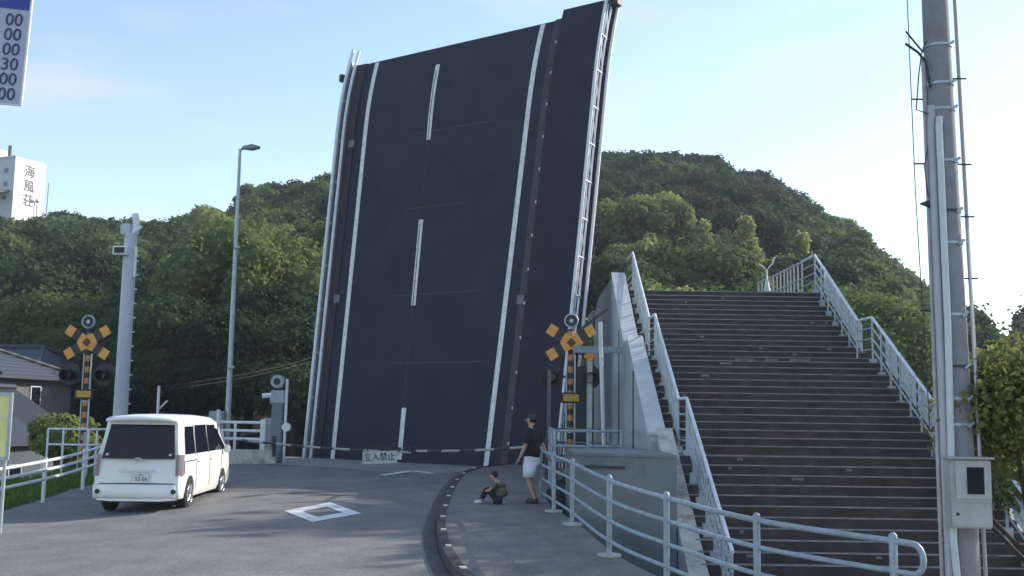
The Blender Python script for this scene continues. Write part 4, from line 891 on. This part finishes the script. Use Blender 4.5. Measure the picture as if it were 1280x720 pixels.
shrub('leafy_tree', 'darker green tree behind the yellow-green one at the right edge', 'tree', (9.9, 19.2, -1.5), 34, 14, 12000, .08, 1.4, 1.3, 1.2, 2.5, MDL, (3.2, .09))
# verge grass blades
rgn = np.random.RandomState(5); n = 16000; gx = []; V = []; T = []
yy_ = rgn.uniform(9, 33, n); off_ = rgn.uniform(.12, 3.4, n) ** 1.0
for k in range(n):
    x = leftx(yy_[k]) - off_[k]; z = zr(x, yy_[k]) - .1 - max(0, off_[k] - 2.2) * .35; h = rgn.uniform(.08, .30); a = rgn.uniform(0, 6.28); w_ = .02; dx, dy = math.cos(a) * w_, math.sin(a) * w_; lx, ly = rgn.uniform(-.08, .08, 2)
    V += [(x - dx, yy_[k] - dy, z), (x + dx, yy_[k] + dy, z), (x + lx + dx * .3, yy_[k] + ly + dy * .3, z + h), (x + lx - dx * .3, yy_[k] + ly - dy * .3, z + h)]; T.append(rgn.rand())
GL = leafmat('grass_blade', (.06, .11, .02), (.16, .24, .05), .4)
q = np.array(V); gme = foliage_mesh('verge_grass', [(q, np.array(T), np.array([[-12., 20., -3.]]), np.array([.01]))], GL)
tag(meshobj('verge_grass', gme, None), 'long green grass on the verge behind the left roadside railing', 'grass', kind='stuff')

# air: pale even haze round the whole place
hz = MB(); hz.box((0, 140, 44), (900, 700, 94)); hb = hz.build('haze', None); hb['kind'] = 'stuff'; hb['label'] = 'thin pale summer haze in the air'
hm = bpy.data.materials.new('haze_air'); hm.use_nodes = True; t = hm.node_tree; t.nodes.clear(); o_ = t.nodes.new('ShaderNodeOutputMaterial'); pv = t.nodes.new('ShaderNodeVolumePrincipled')
pv.inputs['Density'].default_value = HAZE; pv.inputs['Color'].default_value = (.80, .88, 1, 1); pv.inputs['Anisotropy'].default_value = .2; t.links.new(pv.outputs[0], o_.inputs['Volume']); hb.data.materials.append(hm)

# ================================================================== VAN
def van():
    zb = zr(-7.4, 21); v = thing('parked_van', (-7.24, 20.5, zr(-7.3, 20.8) - .02), 'white minivan seen from behind driving up toward the raised bridge', 'van', rz=R(2.5)); v.scale = (.98, 1, 1.04)
    W, Wr, L_, H = .85, .70, 4.6, 1.83
    # stations: (y, roof z, belt z, low z, width factor)
    def ring(y, zr_, wf, shear):
        # right half going up, then mirrored
        pts = [(0, .24), (.60 * W, .24), (W * .93, .26), (W * .985, .36), (W, .55), (W, .78), (W * .985, 1.0), (W * .97, 1.06), (lerp(W * .97, Wr, .55), lerp(1.06, zr_ - .09, .6)), (Wr + .03, zr_ - .09), (Wr - .05, zr_ - .02), (Wr * .55, zr_ + .015), (0, zr_ + .025)]
        out = []
        for x, z in pts: out.append((x * wf, y + shear(min(z, zr_ + .02)), z))
        return out + [(-x, a, b) for x, a, b in out[-2:0:-1]]
    rear = lambda z: (0 if z < 1.0 else (z - 1.0) * .30) + (0.05 if z > .56 else 0) * 1
    front = lambda z: (0 if z < .95 else -(z - .95) * 1.45) - (.1 if z < .35 else 0)
    st_ = [(0.0, 1.76, .96, rear), (.05, 1.80, .995, rear), (.30, 1.82, 1.0, lambda z: rear(z) * .6), (.9, 1.83, 1.0, lambda z: 0), (1.6, 1.83, 1.0, lambda z: 0), (2.4, 1.82, 1.0, lambda z: 0), (3.0, 1.80, 1.0, lambda z: 0), (3.55, 1.74, 1.0, lambda z: -.0 if z < .95 else -(z - .95) * .25), (4.1, 1.66, .985, lambda z: 0 if z < .95 else -(z - .95) * .85), (4.45, 1.60, .95, front), (4.58, 1.55, .86, front)]
    rings = [ring(*s_) if False else ring(s_[0], s_[1], s_[2], s_[3]) for s_ in st_]
    mb_ = MB(); mb_.loft(rings, smooth=True); body = mb_.build('body', VANW, v)
    # wheel arches cut
    cut = MB()
    for y in (.78, 3.62):
        for sx in (-1, 1): cut.tube([(sx * .62, y, .32), (sx * 1.0, y, .32)], .365, 28)
    co = cut.build('cutter', None); bpy.context.view_layer.update()
    bo = body.modifiers.new('b', 'BOOLEAN'); bo.operation = 'DIFFERENCE'; bo.object = co; bo.solver = 'EXACT'
    co.parent = v; bpy.context.view_layer.update()
    dg = bpy.context.evaluated_depsgraph_get(); me = bpy.data.meshes.new_from_object(body.evaluated_get(dg)); body.modifiers.clear(); body.data = me; me.materials.clear(); me.materials.append(VANW); bpy.data.objects.remove(co)
    try:
        me.set_sharp_from_angle(angle=R(38))
    except Exception: pass
    MB().box((0, 2.3, .30), (1.36, 4.3, .2)).build('underbody', BLACK, v)
    for y in (.78, 3.62):
        for sx in (-1, 1):
            wh = MB().tube([(sx * .635, y, .315), (sx * .66, y, .315), (sx * .815, y, .315), (sx * .84, y, .315)], [.29, .315, .315, .285], 28).build('wheel', RUBBER, v)
            MB().tube([(sx * .80, y, .315), (sx * .846, y, .315)], [.205, .20], 24).build('rim', mat('rim_dark', (.10, .10, .105), rough=.4, metal=.6), wh)
            sp2 = MB()
            for k in range(5):
                a = k * 2 * math.pi / 5; sp2.tube([(sx * .852, y, .315), (sx * .855, y + math.cos(a) * .19, .315 + math.sin(a) * .19)], [.035, .022], 6)
            sp2.tube([(sx * .835, y, .315), (sx * .866, y, .315)], .05, 12); n_ = 24
            sp2.tube([(sx * .85, y + math.cos(a) * .195, .315 + math.sin(a) * .195) for a in np.linspace(0, 6.2832, n_)], .018, 6); sp2.build('spokes', CHROME, wh)
    # windows conform to the body side: x as function of z
    def sidex(z):
        if z <= 1.06: return W * .97
        m1 = (lerp(W * .97, Wr, .55), lerp(1.06, 1.74, .6)); 
        return lerp(W * .97, m1[0], (z - 1.06) / (m1[1] - 1.06)) if z < m1[1] else lerp(m1[0], Wr + .03, (z - m1[1]) / (1.74 - m1[1]))
    def sidewin(name, poly, m_=GLASS, o=.006, zs=None):
        for sx in (1, -1):
            # vertical slices of a y-range polygon given as (y0bot,y1bot,y0top,y1top,z0,z1)
            y0b, y1b, y0t, y1t, z0, z1 = poly; rows_ = []
            for k in range(7):
                t_ = k / 6; z = lerp(z0, z1, t_); a, b_ = lerp(y0b, y0t, t_), lerp(y1b, y1t, t_); x = sidex(z) + o; rows_.append(((sx * x, a, z), (sx * x, b_, z)))
            m2 = MB()
            for (a, b_), (c_, d_) in zip(rows_, rows_[1:]): m2.quad(a, b_, d_, c_)
            # thickness
            for (a, b_), (c_, d_) in zip(rows_, rows_[1:]): m2.quad(*[(p[0] - sx * .004, p[1], p[2]) for p in (a, b_, d_, c_)])
            m2.build(name, m_, v)
    sidewin('window', (.42, 1.16, .56, 1.20, 1.09, 1.62)); sidewin('window', (1.28, 2.30, 1.31, 2.24, 1.09, 1.64)); sidewin('window', (2.40, 3.35, 2.34, 3.02, 1.09, 1.63)); sidewin('window', (3.42, 3.95, 3.08, 3.22, 1.09, 1.55))
    for yy2 in (1.22, 2.35, 3.39): sidewin('pillar_trim', (yy2 - .04, yy2 + .04, yy2 - .04, yy2 + .02, 1.07, 1.66), mat('trim_dark', (.05, .055, .06), rough=.5), .003)
    # door seams and rails
    for yy2 in (1.24, 2.36, 3.42): sidewin('door_seam', (yy2 - .008, yy2 + .008, yy2 - .008, yy2 + .008, .40, 1.05), mat('seam_dark', (.12, .12, .12)), .006 + W * .03)
    sidewin('slide_rail', (.45, 1.25, .45, 1.25, .955, .975), MATS['seam_dark'], .012 + W * .02)
    for sx in (1, -1):
        for yy2 in (1.42, 2.52): MB().box((sx * .855, yy2, .93), (.03, .17, .035), bev=.008).build('door_handle', VANW, v)
        mr_ = MB(); mr_.box((sx * .92, 3.66, 1.10), (.14, .10, .17), bev=.03); mr_.build('wing_mirror', VANW, v)
    # rear: follows rear(z)+.. plane just behind y
    def ry_(z): return rear(z)
    def rearquad(name, x0b, x1b, x0t, x1t, z0, z1, m_, o=.008, k_=6, t=.006):
        A_ = []
        for k in range(k_ + 1):
            t_ = k / k_; z = lerp(z0, z1, t_); A_.append((lerp(x0b, x0t, t_), lerp(x1b, x1t, t_), z, ry_(z) - o))
        m2 = MB(); 
        for (a, b_, z, y), (a2, b2, z2, y2) in zip(A_, A_[1:]):
            m2.quad((a, y, z), (b_, y, z), (b2, y2, z2), (a2, y2, z2)); m2.quad((a, y + t, z), (b_, y + t, z), (b2, y2 + t, z2), (a2, y2 + t, z2))
        return m2.build(name, m_, v)
    rearquad('rear_window', -.715, .715, -.63, .63, 1.02, 1.655, GLASS)
    rearquad('gate_seam', -.74, .74, -.74, .74, .555, .575, MATS['seam_dark'], .01, 1)
    MB().box((0, -.012, .80), (.68, .03, .035), bev=.008).build('chrome_garnish', CHROME, v)
    pl_ = MB().box((0.06, .040, .66), (.34, .02, .17), bev=.004).build('number_plate', mat('plate_white', (.70, .70, .68), rough=.5), v); pl_.location.y = -.012
    text('plate_figures', '52-66', .105, mat('plate_green', (.03, .10, .06), rough=.5), pl_, (.085, .027, .645), (R(90), 0, 0), .002)
    text('plate_figures', '500', .04, MATS['plate_green'], pl_, (.06, .027, .72), (R(90), 0, 0), .002)
    bmp = MB(); bmp.loft([[(x, y_, z) for (y_, z) in ((.08, .27), (-.012, .29), (-.028, .36), (-.026, .52), (.0, .555), (.08, .56))] for x in np.linspace(-.78, .78, 9)]); bmp.build('rear_bumper', VANW, v)
    for sx in (-1, 1):
        c_ = MB(); c_.loft([[(sx * .78, .08, .27), (sx * .78, -.012, .29), (sx * .78, -.028, .4), (sx * .78, -.024, .545), (sx * .78, .08, .56)], [(sx * .83, .12, .27), (sx * .845, .02, .29), (sx * .85, .01, .4), (sx * .845, .02, .545), (sx * .83, .12, .56)], [(sx * .84, .30, .27), (sx * .857, .30, .29), (sx * .862, .30, .4), (sx * .857, .30, .545), (sx * .84, .30, .56)]]); c_.build('bumper_corner', VANW, v)
        MB().disc((sx * .74, -.030, .42), (0, 1, 0), .045, .02, 14).build('fog_lamp', BLACK, v)
        tl = MB(); tl.loft([[(sx * x, y_, z) for x, y_ in ((.745, .038 + ry_(z) - .05), (.81, .03 + ry_(z) - .05), (.862, .10 + ry_(z) - .05), (.868, .20 + ry_(z) - .05), (.80, .2 + ry_(z) - .05))] for z in (.70, .85, 1.0, 1.10)], smooth=False); tl.build('tail_lamp', mat('lens_smoke', (.26, .22, .23), rough=.15, var=.1), v)
        tr_ = MB().box((sx * .867, .25, .86), (.008, .04, .26)).build('lamp_trim', MATS['trim_dark'], v)
        MB().box((sx * .62, ry_(1.1) - .012, 1.09), (.05, .006, .05), rot=Matrix.Rotation(0, 3, 'X')).build('sticker', WHITEP, v)
    spo = MB(); spo.loft([[(x, .02 + .10 * (x / .7) ** 2, 1.735 - .03 * (x / .7) ** 2), (x, .34, 1.80 - .05 * (x / .7) ** 2), (x, .34, 1.845 - .05 * (x / .7) ** 2), (x, .02 + .10 * (x / .7) ** 2, 1.79 - .04 * (x / .7) ** 2)] for x in np.linspace(-.70, .70, 11)]); spo.build('roof_spoiler', VANW, v)
    em = MB(); em.tube([(.0 + .07 * math.cos(a), .03, 1.005 + .035 * math.sin(a)) for a in np.linspace(0, 6.283, 20)], .008, 6).tube([(-.06, .03, 1.0), (.0, .03, 1.03), (.06, .03, 1.0)], .008, 6); em.build('emblem', CHROME, v)
    MB().tube([(0.0, .1, 1.06), (-.05, .06, 1.08), (-.10, .065, 1.04)], .012, 6).build('wiper', BLACK, v)
    return v
van()

# ================================================================== PEOPLE
def face(par, head, fwd_, r, m_=SKIN):
    pass
def hand_chains(wr, d, side, s=1.0):
    """wr wrist tuple, d unit direction of the hand; returns finger chains rooted in palm"""
    d = Vector(d).normalized(); ax = Vector((0, 0, 1)).cross(d) if abs(d.z) < .9 else Vector((0, 1, 0)); ax.normalize(); w0 = Vector(wr[:3]); palm = w0 + d * .06 * s
    out = [[wr, (*palm, .030 * s)]]
    nrm = d.cross(ax)
    for k, (o, ln) in enumerate(((-.030, .065), (-.010, .078), (.010, .072), (.030, .056))):
        b = palm + d * .035 * s + ax * o * s; m1 = b + d * ln * .5 * s + nrm * .008 * s; e_ = b + d * ln * .92 * s + nrm * .025 * s
        out.append([(*palm, .030 * s), (*b, .011 * s), (*m1, .009 * s), (*e_, .007 * s)])
    b = w0 + d * .035 * s + ax * side * .038 * s; out.append([(*palm, .030 * s), (*b, .013 * s), (*(b + d * .035 * s + ax * side * .02 * s), .010 * s)])
    return out
def person_standing():
    p = thing('person', (.32, 20.9, zr(.3, 20.9) + .13), 'standing person in black T-shirt and white shorts resting a hand on the railing', 'person', rz=R(62)); p.location.x += .12
    # local +Y is the facing direction
    chest, neck = (0, -.01, 1.30, .14), (0, .0, 1.44, .058)
    pel = (0, 0, .93, .135)
    Rs, Re, Rw = (.185, -.01, 1.38, .055), (.27, -.10, 1.12, .042), (.36, -.16, .93, .027)
    Ls, Le, Lw = (-.185, .0, 1.38, .055), (-.24, .03, 1.10, .042), (-.25, .14, .88, .027)
    ch = [[pel, (0, 0, 1.10, .125), chest, (0, 0, 1.38, .10), neck, (0, .015, 1.52, .055), (0, .03, 1.62, .092), (0, .03, 1.67, .085)],
          [(0, 0, 1.38, .10), Rs, Re, Rw], [(0, 0, 1.38, .10), Ls, Le, Lw],
          [pel, (.10, 0, .86, .095), (.12, .10, .50, .058), (.12, .09, .47, .055), (.125, .06, .30, .055), (.12, -.02, .09, .036), (.125, .06, .035, .038), (.13, .15, .025, .028)],
          [pel, (-.10, 0, .86, .095), (-.11, .02, .50, .058), (-.11, .01, .47, .055), (-.115, -.05, .30, .055), (-.12, -.14, .09, .036), (-.12, -.06, .035, .038), (-.125, .03, .025, .028)]]
    ch += hand_chains(Rw, Vector(Rw[:3]) - Vector(Re[:3]), -1); ch += hand_chains(Lw, Vector(Lw[:3]) - Vector(Le[:3]), 1)
    b = skin('body', ch, SKIN, p)
    # nose, ears, eyes as small detail of the head
    MB().tube([(0, .125, 1.64), (0, .148, 1.615), (0, .12, 1.60)], [.010, .015, .008], 8).build('nose', SKIN, p)
    for sx in (-1, 1): MB().disc((sx * .092, .03, 1.625), (1, 0, 0), .026, .014, 10).build('ear', SKIN, p); MB().disc((sx * .033, .118, 1.64), (0, 1, 0), .010, .01, 8).build('eye', BLACK, p)
    MB().tube([(-.025, .115, 1.575), (.025, .115, 1.575)], .006, 6).build('mouth', mat('lip', (.30, .12, .10)), p)
    hr = skin('hair', [[(0, -.025, 1.555, .070), (0, -.012, 1.62, .100), (0, .01, 1.68, .118), (0, .02, 1.72, .095)], [(0, .01, 1.68, .118), (0, .06, 1.715, .070)]], HAIR, p)
    def ell(cx, cy, z, rx, ry, n=24): return [(cx + rx * math.cos(2 * math.pi * k / n), cy + ry * math.sin(2 * math.pi * k / n), z) for k in range(n)]
    sh = MB(); sh.loft([ell(0, 0, .86, .185, .145), ell(0, 0, .98, .18, .14), ell(0, 0, 1.12, .185, .14), ell(0, -.005, 1.26, .205, .145), ell(0, -.005, 1.36, .195, .125), ell(0, 0, 1.42, .13, .095), ell(0, 0, 1.455, .075, .075)])
    sh.build('t_shirt', TEEB, p)
    for a_, b_ in ((Rs, Re), (Ls, Le)):
        A_, B_ = Vector(a_[:3]), Vector(b_[:3]); MB().tube([A_ + (A_ - B_).normalized() * .03 - Vector((A_.x * .3, 0, 0)), A_, A_.lerp(B_, .45), A_.lerp(B_, .80)], [.075, .080, .078, .074], 14).build('sleeve', TEEB, p)
    so_ = MB(); so_.loft([ell(0, 0, .70, .20, .155), ell(0, 0, .80, .205, .155), ell(0, 0, .90, .185, .142), ell(0, 0, .96, .17, .13)]); so_.build('shorts', SHORT, p)
    for sx, yb in ((1, .09), (-1, -.01)): MB().loft([ell(sx * .115, yb + .005, .50, .115, .125), ell(sx * .112, yb * .6, .62, .118, .13), ell(sx * .095, yb * .2, .78, .115, .14)]).build('shorts_leg', SHORT, p)
    for (x, y) in ((.127, .06), (-.122, -.06)): MB().loft([ell(x, y - .01, .0, .048, .135), ell(x, y - .01, .03, .052, .14), ell(x, y - .03, .06, .045, .115), ell(x, y - .06, .085, .036, .06)]).build('shoe', SHOEB, p)
    return p
person_standing()
def person_sitting():
    x, y = -.18, 20.6; p = thing('person', (x, y, zr(x, y) + .132), 'small person with dark hair sitting on the sidewalk hugging their knees', 'person', rz=R(82))
    s = .72
    def q(x, y, z, r): return (x * s, y * s, z * s, r * s)
    pel = q(0, -.02, .11, .125); ch_ = q(0, .04, .45, .12); sh0 = q(0, .08, .56, .09)
    ch = [[pel, q(0, 0, .28, .12), ch_, sh0, q(0, .12, .61, .06), q(0, .17, .66, .08), q(0, .20, .74, .115), q(0, .20, .78, .10)]]
    for sx in (-1, 1):
        hipk = q(sx * .10, .04, .12, .09); kn = q(sx * .11, .36, .40, .062); an = q(sx * .10, .50, .07, .036); to = q(sx * .10, .66, .04, .03)
        ch.append([pel, hipk, q(sx * .105, .2, .27, .08), kn, q(sx * .105, .44, .24, .052), an, to])
        shd = q(sx * .17, .08, .54, .05); el = q(sx * .23, .26, .36, .042); wr = q(sx * .07, .47, .33, .027)
        ch.append([sh0, shd, el, wr]); ch += hand_chains(wr, (-sx * .9, .3, -.1), sx, s)
    skin('body', ch, SKIN, p)
    skin('hair', [[q(0, .11, .67, .10), q(0, .15, .77, .145), q(0, .19, .83, .12)], [q(0, .15, .77, .145), q(0, .26, .84, .075)]], HAIR, p)
    MB().tube([q(0, .31, .76, 0)[:3], q(0, .335, .73, 0)[:3], q(0, .31, .715, 0)[:3]], [.006, .010, .005], 8).build('nose', SKIN, p)
    for sx in (-1, 1): MB().disc(q(sx * .12, .20, .74, 0)[:3], (1, 0, 0), .018, .01, 10).build('ear', SKIN, p); MB().disc(q(sx * .035, .312, .765, 0)[:3], (0, 1, 0), .007, .006, 8).build('eye', BLACK, p)
    MB().tube([q(-.025, .305, .695, 0)[:3], q(.025, .305, .695, 0)[:3]], .004, 6).build('mouth', MATS['lip'], p)
    skin('t_shirt', [[q(0, -.05, .15, .20), q(0, -.03, .30, .205), q(0, .03, .46, .18), q(0, .08, .56, .11)], [q(0, .08, .56, .10), q(.18, .08, .52, .09), q(.225, .2, .42, .08)], [q(0, .08, .56, .10), q(-.18, .08, .52, .09), q(-.225, .2, .42, .08)]], TEEO, p)
    skin('trousers', [[q(0, -.02, .12, .14), q(.10, .06, .13, .105), q(.108, .2, .27, .095), q(.112, .36, .40, .075), q(.107, .44, .24, .062), q(.102, .49, .12, .052)], [q(0, -.02, .12, .14), q(-.10, .06, .13, .105), q(-.108, .2, .27, .095), q(-.112, .36, .40, .075), q(-.107, .44, .24, .062), q(-.102, .49, .12, .052)]], PANTB, p)
    for sx in (-1, 1): skin('shoe', [[q(sx * .10, .47, .045, .045), q(sx * .10, .58, .045, .05), q(sx * .10, .69, .035, .036)]], SHOEW, p)
person_sitting()
